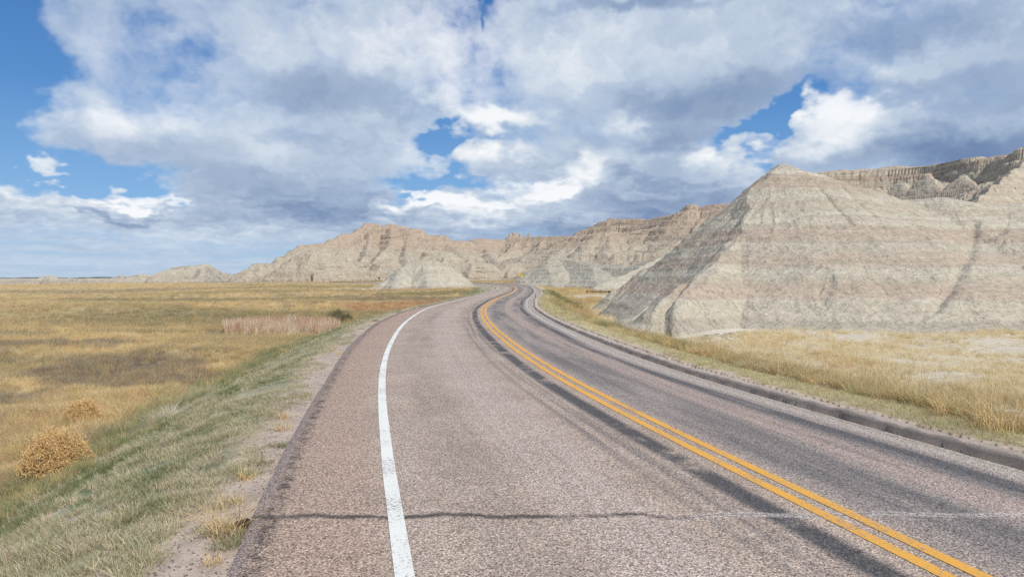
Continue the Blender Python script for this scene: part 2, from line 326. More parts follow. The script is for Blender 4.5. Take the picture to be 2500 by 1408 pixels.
def gcol(X, Y):
    u, si = roadco(X, Y); n = fbm(X / 6, Y / 14, 4, 41); n2 = fbm(X / 1.6, Y / 2.5, 3, 43); n3 = fbm(X / 25, Y / 40, 3, 47); n4 = fbm(X / 12, Y / 5, 4, 51)
    c = np.tile(np.array(GOLD), (len(X), 1))
    c = lerp(c, STRAW, sstep(n2, -.05, .5) * .7); c = lerp(c, OLIVE, sstep(n4 + n3 * .5, .12, .45) * .42); c = lerp(c, TAN, sstep(n, -.05, .3) * .75); c = lerp(c, UMB, sstep(-n + n2 * .5 - n3 * .3, .08, .4) * .75)
    n6 = fbm(X / .9, Y / 1.3, 3, 57); c = lerp(c, UMB, sstep(n6 + n4 * .7, .12, .5) * .6); c = lerp(c, (.62, .50, .29), sstep(-n6 - n * .5, .15, .5) * .6)
    R = np.hypot(X, Y)
    c = lerp(c, GOLD, sstep(R, 150, 260) * .6)
    for a, b, rx, ry, k, w in PATCH:
        d = ((X - a) / rx)**2 + ((Y - b) / ry)**2 + n * .9 + n2 * .5
        c = lerp(c, k, w * sstep(d, 1.25, .5) * (X < 3))
    ul = oL[si] - u; ur = u - (oK[si] + .32)
    # left verge
    near = (u < 0) & (ul < 8)
    vg = sstep(ul, .3 + n2 * .5, .8 + n2 * .5) * sstep(ul, 4.6 + n * 1.2, 3.6 + n) * near
    c = lerp(c, (.30, .28, .18), vg * .9); c = lerp(c, GREEN, vg * sstep(n2 + n4 + .5 * sstep(ul, 2, 3.6), .1, .5) * .85); c = lerp(c, CLAY, vg * sstep(-n2 - n, .15, .5) * .6)
    c = lerp(c, GRAV, sstep(ul, .8 + n2 * .7, .3 + n2 * .5) * near)
    # right side
    rt = (u > 0) & (X > -2) & (Y < 160)
    far = sstep(ur, 2.2 + n, 5 + n * 2) * rt
    c = np.where(rt[:, None], lerp(np.tile(np.array(GOLD) * .95, (len(X), 1)), TAN, sstep(n + n2 * .6, -.1, .3) * .75), c)
    cl = far * sstep(n2 + n * .8 + .12 * (X > 9), -.12, .22) * (Y < 50)
    c = lerp(c, CLAY, cl * .85)
    c = lerp(c, TAN, rt * sstep(ur, 3.6, 1.5) * sstep(n4, -.05, .25) * .5)
    c = lerp(c, (.52, .45, .26), rt * sstep(ur, 1.1 + n * .5, .6 + n * .5) * .85); c = lerp(c, GRAV, rt * sstep(ur, .5 + n2 * .5, .1 + n2 * .4) * .8)
    gp = np.exp(-((X - 5.0) / 1.8)**2 - ((Y - 80) / 27)**2); c = lerp(c, (.05, .095, .03), rt * sstep(gp + n2 * .3, .35, .6))
    gp = np.exp(-((ur - 1.3) / .4)**2) * sstep(Y, 80, 40) * sstep(Y, 14, 18); c = lerp(c, GREEN, rt * sstep(gp + n2 * .5, .5, .8) * .9)
    c = lerp(c, CLAY, rt * sstep(((X - 11.5) / 5)**2 + ((Y - 97) / 9)**2 + n2, 1, .5) * .8)
    c = lerp(c, CLAY, rt * sstep(((X - 8) / 3)**2 + ((Y - 40) / 13)**2 + n2 * 2 + n, 1, .4) * .8)
    ha, hr = HBA; a_ = np.degrees(np.arctan2(X, Y)); ed = np.interp(a_, ha, hr) - R; c = lerp(c, np.array(CLAY) * 1.08, (a_ > ha[0]) * sstep(ed + n2 * 1.6 + n * .8, 1.9, .5) * (R < 70))
    bk = (Y > 180) & (np.abs(X + 5) < 60) & (u > 0); c = lerp(c, OLIVE, bk * sstep(n2 + n, -.1, .25) * .7)
    far2 = sstep(R, 480, 560) * 1.; c = lerp(c, CLAY, far2)
    return c
def polar(az0, az1, nc, r0, r1, nr):
    a = np.radians(np.linspace(az0, az1, nc)); r = np.geomspace(r0, r1, nr); A, D = np.meshgrid(a, r); return D * np.tan(A), D

def ground_mat():
    m, g, b = mat('prairie_soil'); p = g.new('ShaderNodeNewGeometry').outputs['Position']
    c = g.new('ShaderNodeAttribute', attribute_name='col').outputs['Color']
    n = g.noise(p, 6, 8, .7); n2 = g.noise(p, 60, 3, .7); f = g.mr(g.m('ADD', g.m('MULTIPLY', n, .6), g.m('MULTIPLY', n2, .4)), .3, .7, .55, 1.4, 'LINEAR')
    g.put(b.inputs['Base Color'], g.v('SCALE', c, f))
    bp = g.new('ShaderNodeBump'); bp.inputs['Strength'].default_value = .7; bp.inputs['Distance'].default_value = .03; g.put(bp.inputs['Height'], g.m('ADD', n, g.m('MULTIPLY', n2, .5))); g.l.new(bp.outputs[0], b.inputs['Normal'])
    return m
a1 = np.linspace(-42, 42, 720); a2 = np.linspace(42, 318, 90)[1:-1]; A = np.radians(np.r_[a1, a2]); r = np.r_[np.geomspace(.6, 700, 620), np.geomspace(700, 14000, 30)[1:]]
AA, RR = np.meshgrid(A, r); GX = RR * np.sin(AA); GY = RR * np.cos(AA); GZ = gz(GX, GY)
V = np.stack([GX, GY, GZ], -1).reshape(-1, 3); Fg = gridfaces(len(r), len(A), True)
n0 = len(V); V = np.vstack([V, [0, 0, -.1]]); me = npmesh('ground', V, Fg)
vcol(me, 'col', np.vstack([gcol(GX.ravel(), GY.ravel()), GRAV]))
tag(link('ground', me, ground_mat()), kind='structure')

# ------------------------------------------------------------------ road surface
def asphalt():
    m, g, b = mat('worn_pink_asphalt'); at = lambda n: g.new('ShaderNodeAttribute', attribute_name=n).outputs['Fac']
    p = g.new('ShaderNodeNewGeometry').outputs['Position']; u = at('u'); v = at('v'); ul = at('ul'); ur = at('ur')
    uv = g.comb(u, v); st = g.comb(g.m('MULTIPLY', u, 1.6), g.m('MULTIPLY', v, .13)); st2 = g.comb(g.m('MULTIPLY', u, 6.), g.m('MULTIPLY', v, .10))
    big = g.noise(p, .8, 5, .6); ns = g.noise(st, 1.2, 6, .6); ns2 = g.noise(st2, 1.5, 5, .6)
    col = g.mix(g.mr(big, .35, .65), (.355, .285, .235), (.42, .342, .285))
    # wheel paths: darker slate in the right lane and beside the centre line
    def band(c0, w, x=u): return g.m('SUBTRACT', 1., g.mr(g.m('ABSOLUTE', g.m('SUBTRACT', x, c0)), w * .35, w))
    def put(mask, c, amt): 
        nonlocal col; col = g.mix(g.m('MULTIPLY', mask, amt), col, c)
    SL = (.118, .114, .118)
    put(g.mr(u, .1, .35), (.285, .25, .235), .75)
    put(g.m('MULTIPLY', band(.72, .6), g.mr(ns, .36, .62)), SL, .75)
    put(g.m('MULTIPLY', band(-.34, .17, ur), g.mr(g.noise(st, 2.2, 5, .65), .36, .54)), (.085, .085, .095), .9)
    put(g.m('MULTIPLY', band(-.62, .5, ur), g.mr(ns, .40, .62)), SL, .65)
    put(g.m('MULTIPLY', band(1.38, .34), g.mr(ns2, .25, .55)), (.40, .315, .275), .75)
    put(g.m('MULTIPLY', band(-.42, .17), g.mr(g.noise(uv, 1.3, 5, .65), .30, .50)), (.065, .066, .075), .92)
    put(g.m('MULTIPLY', band(-.72, .38), g.mr(ns2, .40, .66)), SL, .6)
    put(g.m('MULTIPLY', band(-2.4, .45), g.mr(ns, .38, .66)), (.21, .175, .165), .4)
    put(g.m('MULTIPLY', band(-2.95, .16), g.mr(ns2, .3, .7)), (.40, .335, .30), .4)
    put(g.m('MULTIPLY', band(-1.6, .55), g.mr(ns2, .25, .6)), (.46, .385, .35), .6)
    put(g.m('MULTIPLY', g.mr(u, -3.1, -3.4), g.mr(big, .2, .5)), (.385, .282, .222), .8)
    # pale worn strip outside the right edge line, against the kerb
    put(g.mr(ur, -.16, -.06), (.42, .375, .33), .85)
    put(g.m('MULTIPLY', g.mr(ur, .02, .12), g.mr(ns2, .4, .6)), (.30, .25, .22), .6)
    # gritty dark lip along the left edge
    put(g.m('MULTIPLY', band(.13, .09, ul), g.mr(g.noise(p, 5, 7, .8), .46, .60)), (.05, .045, .045), .8)
    put(g.m('MULTIPLY', g.mr(ul, .75, .1), g.mr(g.noise(p, 22, 4, .8), .55, .62)), (.05, .045, .04), .75)
    put(g.m('MULTIPLY', g.mr(ul, .12, .03), g.mr(ul, -.5, .0)), (.36, .29, .26), .85)
    # transverse cracks with tar stain
    def crack(v0, tilt, w, stain):
        wob = g.m('MULTIPLY', g.m('SUBTRACT', g.noise(g.comb(u, v0), 1.3, 7, .7), .5), .36)
        dist = g.m('ABSOLUTE', g.m('SUBTRACT', g.m('SUBTRACT', v, v0), g.m('ADD', g.m('MULTIPLY', u, tilt), wob)))
        put(g.m('MULTIPLY', g.mr(dist, w * 7, w * 1.5), g.m('MULTIPLY', g.mr(g.noise(uv, 1.6, 5, .7), .38, .56), g.mr(u, -.6, -1.5))), (.085, .075, .072), stain)
        put(g.m('MULTIPLY', g.mr(dist, w * 8, w * 2), g.m('MULTIPLY', g.mr(g.noise(uv, 1.1, 5, .7), .38, .55), g.mr(u, -1.6, -.8))), (.47, .43, .40), stain * .75)
        put(g.m('MULTIPLY', g.mr(dist, w * .7, w * .2), g.mr(g.noise(uv, 2.3, 5, .7), .35, .55)), (.03, .03, .03), .9)
    crack(26.0, -.21, .010, .9); crack(49.5, -.30, .022, .15)
    # exposed aggregate
    cell = g.new('ShaderNodeTexVoronoi'); g.put(cell.inputs['Vector'], p); cell.inputs['Scale'].default_value = 105
    cb = g.sep(cell.outputs['Color'])[0]
    ag = g.ramp(cb, [(0, (.26, .25, .26)), (.3, (.68, .66, .66)), (.6, (1., .98, .96)), (.85, (1.38, 1.35, 1.31)), (1, (1.85, 1.8, 1.75))])
    n3 = g.noise(p, 45, 4, .8); col = g.mix(1., col, ag, 'MULTIPLY'); col = g.v('SCALE', col, g.mr(n3, .3, .7, .62, 1.4, 'LINEAR'))
    g.put(b.inputs['Base Color'], col); b.inputs['Roughness'].default_value = .88
    bp = g.new('ShaderNodeBump'); bp.inputs['Strength'].default_value = .6; bp.inputs['Distance'].default_value = .006; g.put(bp.inputs['Height'], g.m('ADD', cell.outputs['Distance'], n3)); g.l.new(bp.outputs[0], b.inputs['Normal'])
    return m
def paint(name, c, wear):
    m, g, b = mat(name); p = g.new('ShaderNodeNewGeometry').outputs['Position']
    n = g.noise(p, 40, 5, .8); n2 = g.noise(p, 1.5, 4, .6); k = g.mr(g.m('ADD', n, g.m('MULTIPLY', g.m('SUBTRACT', n2, .5), .4)), wear, wear + .12)
    g.put(b.inputs['Base Color'], g.mix(k, c, (.24, .20, .19))); b.inputs['Roughness'].default_value = .8
    bp = g.new('ShaderNodeBump'); bp.inputs['Strength'].default_value = .5; bp.inputs['Distance'].default_value = .005; g.put(bp.inputs['Height'], n); g.l.new(bp.outputs[0], b.inputs['Normal'])
    return m
jag = np.convolve(RG.normal(0, 1, len(S) + 8), np.ones(9) / 9, 'valid') * .07
lipL = oL + jag
mid = [lipL * (1 - t) + oK * t for t in np.linspace(0, 1, 26)[1:-1]]
road = ribbon('road', [lipL - .03, lipL] + mid + [oK + .02], [-.09, 0] + [0.] * 24 + [0], asphalt())
tag(road, kind='structure')
YEL = paint('yellow_road_paint', (.68, .35, .06), .52); WHT = paint('white_road_paint', (.70, .70, .66), .53); FAD = paint('faded_white_paint', (.50, .46, .42), .50)
jw = lambda a: np.convolve(RG.normal(0, 1, len(S) + 2), np.ones(3) / 3, 'valid') * a
ribbon('edge_line', [oW - .057 + jw(.002), oW + .057 + jw(.002)], [.004] * 2, WHT, road)
ribbon('edge_line', [oR - .05 + jw(.004), oR + .05 + jw(.004)], [.004] * 2, FAD, road, i0=84)
ribbon('centre_line', [jw(.002) - .15, jw(.002) - .05], [.004] * 2, YEL, road)
ribbon('centre_line', [jw(.002) + .05, jw(.002) + .15], [.004] * 2, YEL, road)
# kerb: rough asphalt berm along the right side, broken surface
def kerb_mat():
    m, g, b = mat('weathered_kerb'); p = g.new('ShaderNodeNewGeometry').outputs['Position']
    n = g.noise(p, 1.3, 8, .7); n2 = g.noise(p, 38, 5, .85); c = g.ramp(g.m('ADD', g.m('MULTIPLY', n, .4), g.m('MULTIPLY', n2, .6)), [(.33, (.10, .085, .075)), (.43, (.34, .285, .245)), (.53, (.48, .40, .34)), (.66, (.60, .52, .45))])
    k = g.new('ShaderNodeAttribute', attribute_name='top').outputs['Fac']; c = g.mix(g.mr(k, .0, 1., .6, 0.), c, (.13, .108, .095)); g.put(b.inputs['Base Color'], c); bp = g.new('ShaderNodeBump'); bp.inputs['Strength'].default_value = 1; bp.inputs['Distance'].default_value = .02; g.put(bp.inputs['Height'], n2); g.l.new(bp.outputs[0], b.inputs['Normal'])  # road face coloured darker: mostly its shade painted in, partly dark broken asphalt
    return m
def kerb():
    st = np.unique(np.r_[np.arange(14, 75, .05), np.arange(75, 150, .25), np.arange(150, S[-1] - 1, .5)]); st = st[st < S[-1] - 1]
    f = lambda a: np.interp(st, S, a); cx, cy, nx, ny, ok, bk = f(C[:, 0]), f(C[:, 1]), f(NR[:, 0]), f(NR[:, 1]), f(oK), f(bank)
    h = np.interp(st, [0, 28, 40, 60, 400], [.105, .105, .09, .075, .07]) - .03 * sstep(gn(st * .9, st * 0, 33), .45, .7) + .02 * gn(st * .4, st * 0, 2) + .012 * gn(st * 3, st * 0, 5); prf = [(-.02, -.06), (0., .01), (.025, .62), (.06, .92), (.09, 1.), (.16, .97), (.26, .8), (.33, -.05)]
    V = []
    for k, (o, z) in enumerate(prf):
        j = .018 * gn(st * 4, st * 0 + k * 3.3, 9) + .012 * gn(st * 11, st * 0 + k * 7.7, 4); oo = ok + o + j * (1 if 0 < k < 7 else 0)
        V.append(np.c_[cx + nx * oo, cy + ny * oo, bk * (oo + 3.2) + z * h + (j * .8 if 0 < k < 7 else 0)])
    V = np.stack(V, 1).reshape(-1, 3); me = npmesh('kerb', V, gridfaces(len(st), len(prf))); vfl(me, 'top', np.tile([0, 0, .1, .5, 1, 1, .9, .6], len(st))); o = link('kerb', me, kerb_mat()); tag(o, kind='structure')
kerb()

# ------------------------------------------------------------------ badlands hills
class Field:
    """hill as the upper envelope of ridges: every spine segment carries a fall-off profile"""
    def __init__(s, X, Y): s.X = X.ravel(); s.Y = Y.ravel(); s.h = np.full(s.X.shape, -99.); s.q = np.zeros(s.X.shape); s.w = np.zeros(s.X.shape); s.d = np.zeros(s.X.shape)
    def spine(s, P, prof, cap=1.):
        P = np.array(P, float); px, pz = zip(*prof); px = np.array(px); pz = np.array(pz)
        for first, (a, b) in enumerate(zip(P[:-1], P[1:])):
            zt = max(a[2], b[2]); reach = np.interp(min(zt + 6, pz[-1]), pz, px) + 1
            m = (s.X > min(a[0], b[0]) - reach) & (s.X < max(a[0], b[0]) + reach) & (s.Y > min(a[1], b[1]) - reach) & (s.Y < max(a[1], b[1]) + reach)
            if not m.any(): continue
            x = s.X[m]; y = s.Y[m]; dx, dy = b[0] - a[0], b[1] - a[1]; L2 = dx * dx + dy * dy + 1e-9
            t = ((x - a[0]) * dx + (y - a[1]) * dy) / L2; t = np.clip(t, 0, 1); qx = a[0] + t * dx; qy = a[1] + t * dy
            d = np.hypot(x - qx, y - qy); slope_end = (pz[-1] - pz[-2]) / (px[-1] - px[-2])
            dr = np.interp(d, px, pz) + np.clip(d - px[-1], 0, None) * slope_end
            if cap > 1 and first == 0: dr = dr * (1 + (cap - 1) * sstep(-((x - a[0]) * dx + (y - a[1]) * dy) / (np.hypot(x - a[0], y - a[1]) * math.sqrt(L2) + 1e-6), .05, .8))
            h = a[2] + t * (b[2] - a[2]) - dr; hm = s.h[m]; k = h > hm
            idx = np.nonzero(m)[0][k]; s.h[idx] = h[k]; Rr = max(2., px[-1] * .35)
            s.q[idx] = qx[k] + (x - qx)[k] / (d[k] + .3) * Rr; s.w[idx] = qy[k] + (y - qy)[k] / (d[k] + .3) * Rr; s.d[idx] = d[k]
def spurs(fd, P, z0, n, length, grad, prof, rg, side=-1, jit=.5, sub=True, subprof=None, start=0.):
    """side spurs running down from a crest, with smaller ones leaving them"""
    P = np.array(P, float); L = np.r_[0, np.cumsum(np.linalg.norm(np.diff(P[:, :2], axis=0), axis=1))]
    for i in range(n):
        t = (i + .5 + rg.uniform(-.35, .35)) / n * L[-1]; p = np.array([np.interp(t, L, P[:, k]) for k in range(3)])
        k = min(np.searchsorted(L, t), len(L) - 1); tv = P[k, :2] - P[k - 1, :2]; tv /= np.linalg.norm(tv) + 1e-9; nv = np.array([tv[1], -tv[0]]) * (-side)
        if nv[1] > 0 and side == -1: nv = -nv
        a = math.atan2(nv[1], nv[0]) + rg.uniform(-jit, jit); H = p[2] - z0; ln = min(length * rg.uniform(.7, 1.15), H / grad * 1.1); g = H / max(ln, 1)
        pts = [p - (0, 0, start * H + rg.uniform(.0, .05) * H)]; m = 6; zz = pts[0][2]
        for j in range(1, m + 1):
            a += rg.uniform(-.22, .22); st = ln / m; f = j / m; zz = pts[0][2] - (pts[0][2] - z0) * (f ** rg.uniform(.8, 1.0))
            pts.append(np.array([pts[-1][0] + math.cos(a) * st, pts[-1][1] + math.sin(a) * st, zz]))
        fd.spine(pts, prof)
        if sub and subprof:
            for j in range(1, m):
                for sg in (-1, 1):
                    if rg.random() < .25: continue
                    b = a + sg * rg.uniform(.6, 1.1); q = pts[j]; l2 = min((q[2] - z0) / .75, ln * .4) * rg.uniform(.6, 1); q2 = (q[0] + math.cos(b) * l2 * .5, q[1] + math.sin(b) * l2 * .5, q[2] - (q[2] - z0) * .42)
                    fd.spine([q - (0, 0, .2), q2, (q[0] + math.cos(b + .15) * l2, q[1] + math.sin(b + .15) * l2, z0)], subprof)
def finish(name, X, Y, fd, mt, rill, rf, rough, terr=None, carve=(), seed=0, rw=.5, floor=-60):
    x, y = fd.X, fd.Y; h = fd.h
    wx = fbm(x * rf * .5, y * rf * .5, 3, seed + 81) * .9 / rf; wy = fbm(x * rf * .5 + 50, y * rf * .5, 3, seed + 83) * .9 / rf
    if rill: h = h - rill * (1 - ridged((fd.q + wx * rw) * rf, (fd.w + wy * rw) * rf, 3, seed)) * 2.2 * sstep(fd.d, .0, 1.6 / rf) * (.35 + .9 * sstep(fbm(x * rf * .22, y * rf * .22, 2, seed + 9), -.3, .4))
    h = h + rough[0] * fbm(x / rough[1], y / rough[1], 5, seed + 3, .55)
    for P, wd, dp in carve:
        P = np.array(P, float); best = np.full(x.shape, 1e9); dd = np.zeros(x.shape)
        for a, b in zip(P[:-1], P[1:]):
            dx, dy = b[0] - a[0], b[1] - a[1]; t = np.clip(((x - a[0]) * dx + (y - a[1]) * dy) / (dx * dx + dy * dy), 0, 1)
            best = np.minimum(best, np.hypot(x - a[0] - t * dx, y - a[1] - t * dy))
        h = h - dp * np.exp(-(best / wd)**2)
    if terr:
        for step, amt, sd in terr:
            zz = h + .12 * step * fbm(x / (step * 12), y / (step * 12), 2, sd + 5); k = amt * (.6 + .8 * sstep(gn(zz / step * .37, zz * 0, sd + 9) + .6 * fbm(x / (step * 9), y / (step * 9), 3, sd), -.4, .5))
            h = h + step / (2 * np.pi) * np.clip(k, 0, .95) * np.sin(2 * np.pi * zz / step)
    h = np.maximum(h, floor); me = npmesh(name, np.c_[x, y, h], gridfaces(*X.shape))
    o = link(name, me, mt); tag(o, kind='structure'); return o
def rock(name, bands, sc, fine, pink_z=None, speck=.3, crev=.25, beds=None, ledge=.2):
    """layered siltstone: bands follow height with a slow wander"""
    m, g, b = mat(name); p = g.new('ShaderNodeNewGeometry').outputs['Position']; x, y, z = g.sep(p)[:3]
    wz = g.m('ADD', z, g.m('MULTIPLY', g.m('SUBTRACT', g.noise(p, .12 / sc, 4, .5), .5), .9 * sc))
    n1 = g.noise(None, .42 / sc, 3, .6, dim='1D', w=wz); n2 = g.noise(None, 2.6 / sc, 3, .7, dim='1D', w=wz)
    c = g.ramp(g.m('ADD', g.m('MULTIPLY', n1, .75), g.m('MULTIPLY', n2, .25)), bands)
    if beds:
        z0, z1 = beds[0][0], beds[-1][0]; wb = g.m('ADD', z, g.m('MULTIPLY', g.m('SUBTRACT', g.noise(p, .30, 6, .65), .5), 1.0)); c = None
        for part in (beds[:16], beds[15:]):      # a colour ramp holds 32 stops: two are chained
            q = g.ramp(g.mr(wb, part[0][0], part[-1][0], 0., 1., 'LINEAR'), [((b[0] - part[0][0]) / (part[-1][0] - part[0][0]), b[1]) for b in part])
            c = q if c is None else g.mix(g.m('GREATER_THAN', wb, part[0][0]), c, q)
        c = g.v('SCALE', c, g.mr(n2, .3, .7, .9, 1.12, 'LINEAR'))
    if pink_z:
        for za, zb, pc, am in pink_z: c = g.mix(g.m('MULTIPLY', g.mr(wz, za, zb), am), c, pc)
    a = g.noise(p, fine, 5, .62); cc = g.noise(g.v('MULTIPLY', p, (1, 1, .45)), fine * 2.2, 3, .6); d = g.noise(p, fine * .25, 4, .6)
    f = g.mr(g.m('ADD', g.m('MULTIPLY', a, .5), g.m('MULTIPLY', cc, .5)), .35, .65, 1 - speck, 1 + speck, 'LINEAR')
    c = g.v('MULTIPLY', c, (.90, .905, .90)); c = g.v('SCALE', c, f); c = g.mix(g.m('MULTIPLY', g.mr(g.m('ADD', cc, g.m('MULTIPLY', g.m('SUBTRACT', d, .5), .5)), .57, .68), crev), c, (.14, .115, .085))
    c = g.mix(g.m('MULTIPLY', g.mr(d, .55, .75), .25), c, (.55, .53, .45))
    led = g.noise(g.v('MULTIPLY', p, (.16, .16, 1.5)), fine * 1.3, 4, .6); c = g.mix(g.m('MULTIPLY', g.m('MULTIPLY', g.mr(led, .57, .66), g.mr(d, .40, .55)), ledge), c, (.17, .13, .095))
    g.put(b.inputs['Base Color'], c); b.inputs['Specular IOR Level'].default_value = .1
    bp = g.new('ShaderNodeBump'); bp.inputs['Strength'].default_value = .8; bp.inputs['Distance'].default_value = .5 / fine
    g.put(bp.inputs['Height'], g.m('ADD', g.m('ADD', a, g.m('MULTIPLY', cc, .4)), g.m('MULTIPLY', n2, .35))); g.l.new(bp.outputs[0], b.inputs['Normal'])
    return m
PALE = (.465, .415, .33); MIDC = (.43, .37, .29); PINK = (.425, .335, .26); GREY = (.33, .305, .25)
B1 = [(.28, PINK), (.42, MIDC), (.5, PALE), (.6, (.50, .46, .375)), (.72, PINK)]
# --- big pyramid hill on the right
az = lambda px: math.degrees(math.atan((px - 1250) / F))
X, Y = polar(az(1440), az(2760), 800, 24, 84, 640); fd = Field(X, Y); rg = random.Random(3)
FACE = [(0, 0), (.8, .22), (3, 1.35), (8, 4.0), (20, 9.6), (40, 16)]
nose = [P3(1594, 806, 30.5), P3(1629, 741, 31.2), P3(1681, 697, 33), P3(1734, 653, 35.5), P3(1778, 609, 38.5), P3(1831, 556, 42), P3(1842, 505, 45), P3(1866, 455, 47.5), P3(1910, 399, 50)]
fd.spine(nose, [(0, 0), (.5, .15), (2, 1.2), (6, 4.5), (20, 16)])
lsp = [P3(1910, 399, 50), P3(1882, 420, 50.3), P3(1864, 440, 50.8), P3(1822, 472, 51.5), P3(1787, 499, 52), P3(1752, 523, 52.5), P3(1717, 558, 53), P3(1646, 611, 54), P3(1585, 650, 55), P3(1541, 686, 55), P3(1506, 707, 55), P3(1481, 745, 55)]
fd.spine(lsp, [(0, 0), (.6, .22), (2.5, 1.9), (8, 7.2), (20, 19)])
cst = [P3(1910, 399, 50), P3(1930, 413, 50.2), P3(1981, 426, 50.5), P3(2060, 446, 51), P3(2126, 465, 51), P3(2157, 480, 51), P3(2192, 487, 51), P3(2249, 487, 51), P3(2306, 483, 50), P3(2340, 488, 50), P3(2368, 496, 50), P3(2412, 500, 50), P3(2500, 493, 50), P3(2620, 470, 50), P3(2760, 440, 50)]
ff = Field(X, Y); ff.spine(cst, FACE)       # the broad face right of the nose; left of it the hill falls away steeply
nx = np.array([p[0] for p in nose]); ny = np.array([p[1] for p in nose]); lft = np.interp(fd.Y, ny, nx) - fd.X + 1.3 * fbm(fd.X / 4, fd.Y / 4, 3, 19); ff.h = ff.h - .62 * np.clip(lft - .3, 0, None)
k_ = ff.h > fd.h
for n_ in 'hqwd': getattr(fd, n_)[k_] = getattr(ff, n_)[k_]
for a, b_, c_ in ((2060, 30.2, 2010), (2240, 31, 2180), (2470, 33, 2440), (2650, 33, 2600)):
    t = np.array([np.interp(a, [P[0] / P[1] * F + 1250 for P in cst], [P[k] for P in cst]) for k in range(3)]); e = P3(c_, 800, b_); m1 = t * .62 + np.array(e) * .38
    fd.spine([t - (0, 0, .15), m1 + (0, 0, .25), t * .3 + np.array(e) * .7 + (0, 0, .35), e], [(0, 0), (1.5, .3), (5, 2.0), (14, 8)])
fd.spine([P3(2285, 768, 30.8), P3(2345, 712, 32.5), P3(2425, 676, 35), P3(2510, 652, 37), P3(2640, 600, 40)], [(0, 0), (.6, .2), (3, 1.8), (10, 7)])
fd.spine([P3(1545, 775, 36), P3(1600, 735, 40), P3(1680, 660, 46), P3(1760, 590, 51)], [(0, 0), (.8, .3), (4, 2.2), (10, 7)])
gul = [P3(2376, 560, 46), P3(2366, 640, 39), P3(2340, 700, 34.5), P3(2280, 765, 31)]
WH = (.51, .462, .375); PK = (.44, .36, .285); TN = (.45, .385, .305); PL = (.465, .415, .33)
BED = [(-.5, PL), (.55, PL), (.7, WH), (.85, PK), (1.35, PK), (1.5, TN), (1.75, PL), (2.0, WH), (2.15, WH), (2.4, TN), (2.6, PK), (3.0, TN), (3.25, PL), (3.5, WH), (3.7, TN), (3.9, PK), (4.5, PK), (4.7, PL), (5.4, WH), (5.8, PL), (6.2, TN), (6.4, PL), (6.9, WH), (7.3, PL), (7.5, PK), (8.3, PK), (8.6, TN), (8.8, WH), (9.6, WH)]
big = rock('big_hill_siltstone', B1, 1.7, 2.2, speck=.26, crev=.6, beds=BED)
hill = finish('hill', X, Y, fd, big, .038, .9, (.26, 2.8), [(.55, .25, 3)], [(gul, .3, .24), ([P3(1826, 560, 43), P3(1700, 700, 35), P3(1600, 800, 31.3)], .01, 0), ([(6.1, 29.3), (6.6, 31.5), (8.6, 35.5)], .28, .55), ([P3(1990, 540, 46), P3(2080, 640, 40)], .18, .16), ([P3(2050, 500, 49), P3(2140, 640, 41)], .2, .14)], 21)
# --- lower slope behind it and the second mound beyond the road
X, Y = polar(az(1225), az(1900), 620, 100, 205, 360); fd = Field(X, Y)
MND = [(0, 0), (1.5, .5), (5, 3.8), (12, 11), (22, 22)]
fd.spine([P3(1284, 697, 180), P3(1310, 672, 178), P3(1335, 640, 176), P3(1352, 630, 175), P3(1372, 627, 174), P3(1400, 632, 170), P3(1450, 643, 160), P3(1540, 650, 146), P3(1620, 622, 138)], MND)
fd.spine([P3(1365, 628, 174), P3(1375, 660, 166), P3(1385, 702, 154)], [(0, 0), (3, .6), (9, 4.4), (18, 12)])
fd.spine([P3(1480, 644, 156), P3(1490, 675, 146), P3(1500, 704, 132)], [(0, 0), (3, .6), (9, 4.4), (18, 12)])
fd.spine([P3(1880, 450, 150), P3(1780, 520, 146), P3(1700, 578, 142), P3(1620, 622, 138), P3(1520, 672, 130), P3(1450, 700, 124)], [(0, 0), (2, .9), (8, 5), (30, 20)])
fd.spine([P3(1780, 520, 146), P3(1740, 600, 128), P3(1660, 680, 118)], [(0, 0), (2, .9), (8, 5), (30, 20)])
B2 = rock('mound_siltstone', B1, 2.2, .8, speck=.24, crev=.3)
mound = finish('mound', X, Y, fd, B2, .30, .2, (.6, 8), [(.9, .3, 8)], (), 33)
# --- pale mound left of the road
X, Y = polar(az(880), az(1180), 330, 140, 200, 240); fd = Field(X, Y)
fd.spine([P3(900, 706, 158), P3(935, 690, 160), P3(960, 676, 163), P3(985, 652, 165), P3(1003, 638, 166), P3(1030, 633.5, 166), P3(1060, 635, 166), P3(1082, 641, 166), P3(1105, 657, 166), P3(1128, 682, 167), P3(1148, 703, 167)], [(0, 0), (1.2, .3), (3.5, 2.3), (8, 6.4), (20, 18)])
fd.spine([P3(1040, 634, 166), P3(1046, 665, 160), P3(1056, 704, 152)], [(0, 0), (1, .2), (4, 2.4), (10, 7.5)])
fd.spine([P3(985, 652, 165), P3(975, 680, 158), P3(962, 706, 152)], [(0, 0), (1, .2), (4, 2.4), (10, 7.5)])
finish('mound', X, Y, fd, B2, .16, .3, (.22, 6), [(.8, .28, 4)], (), 44)
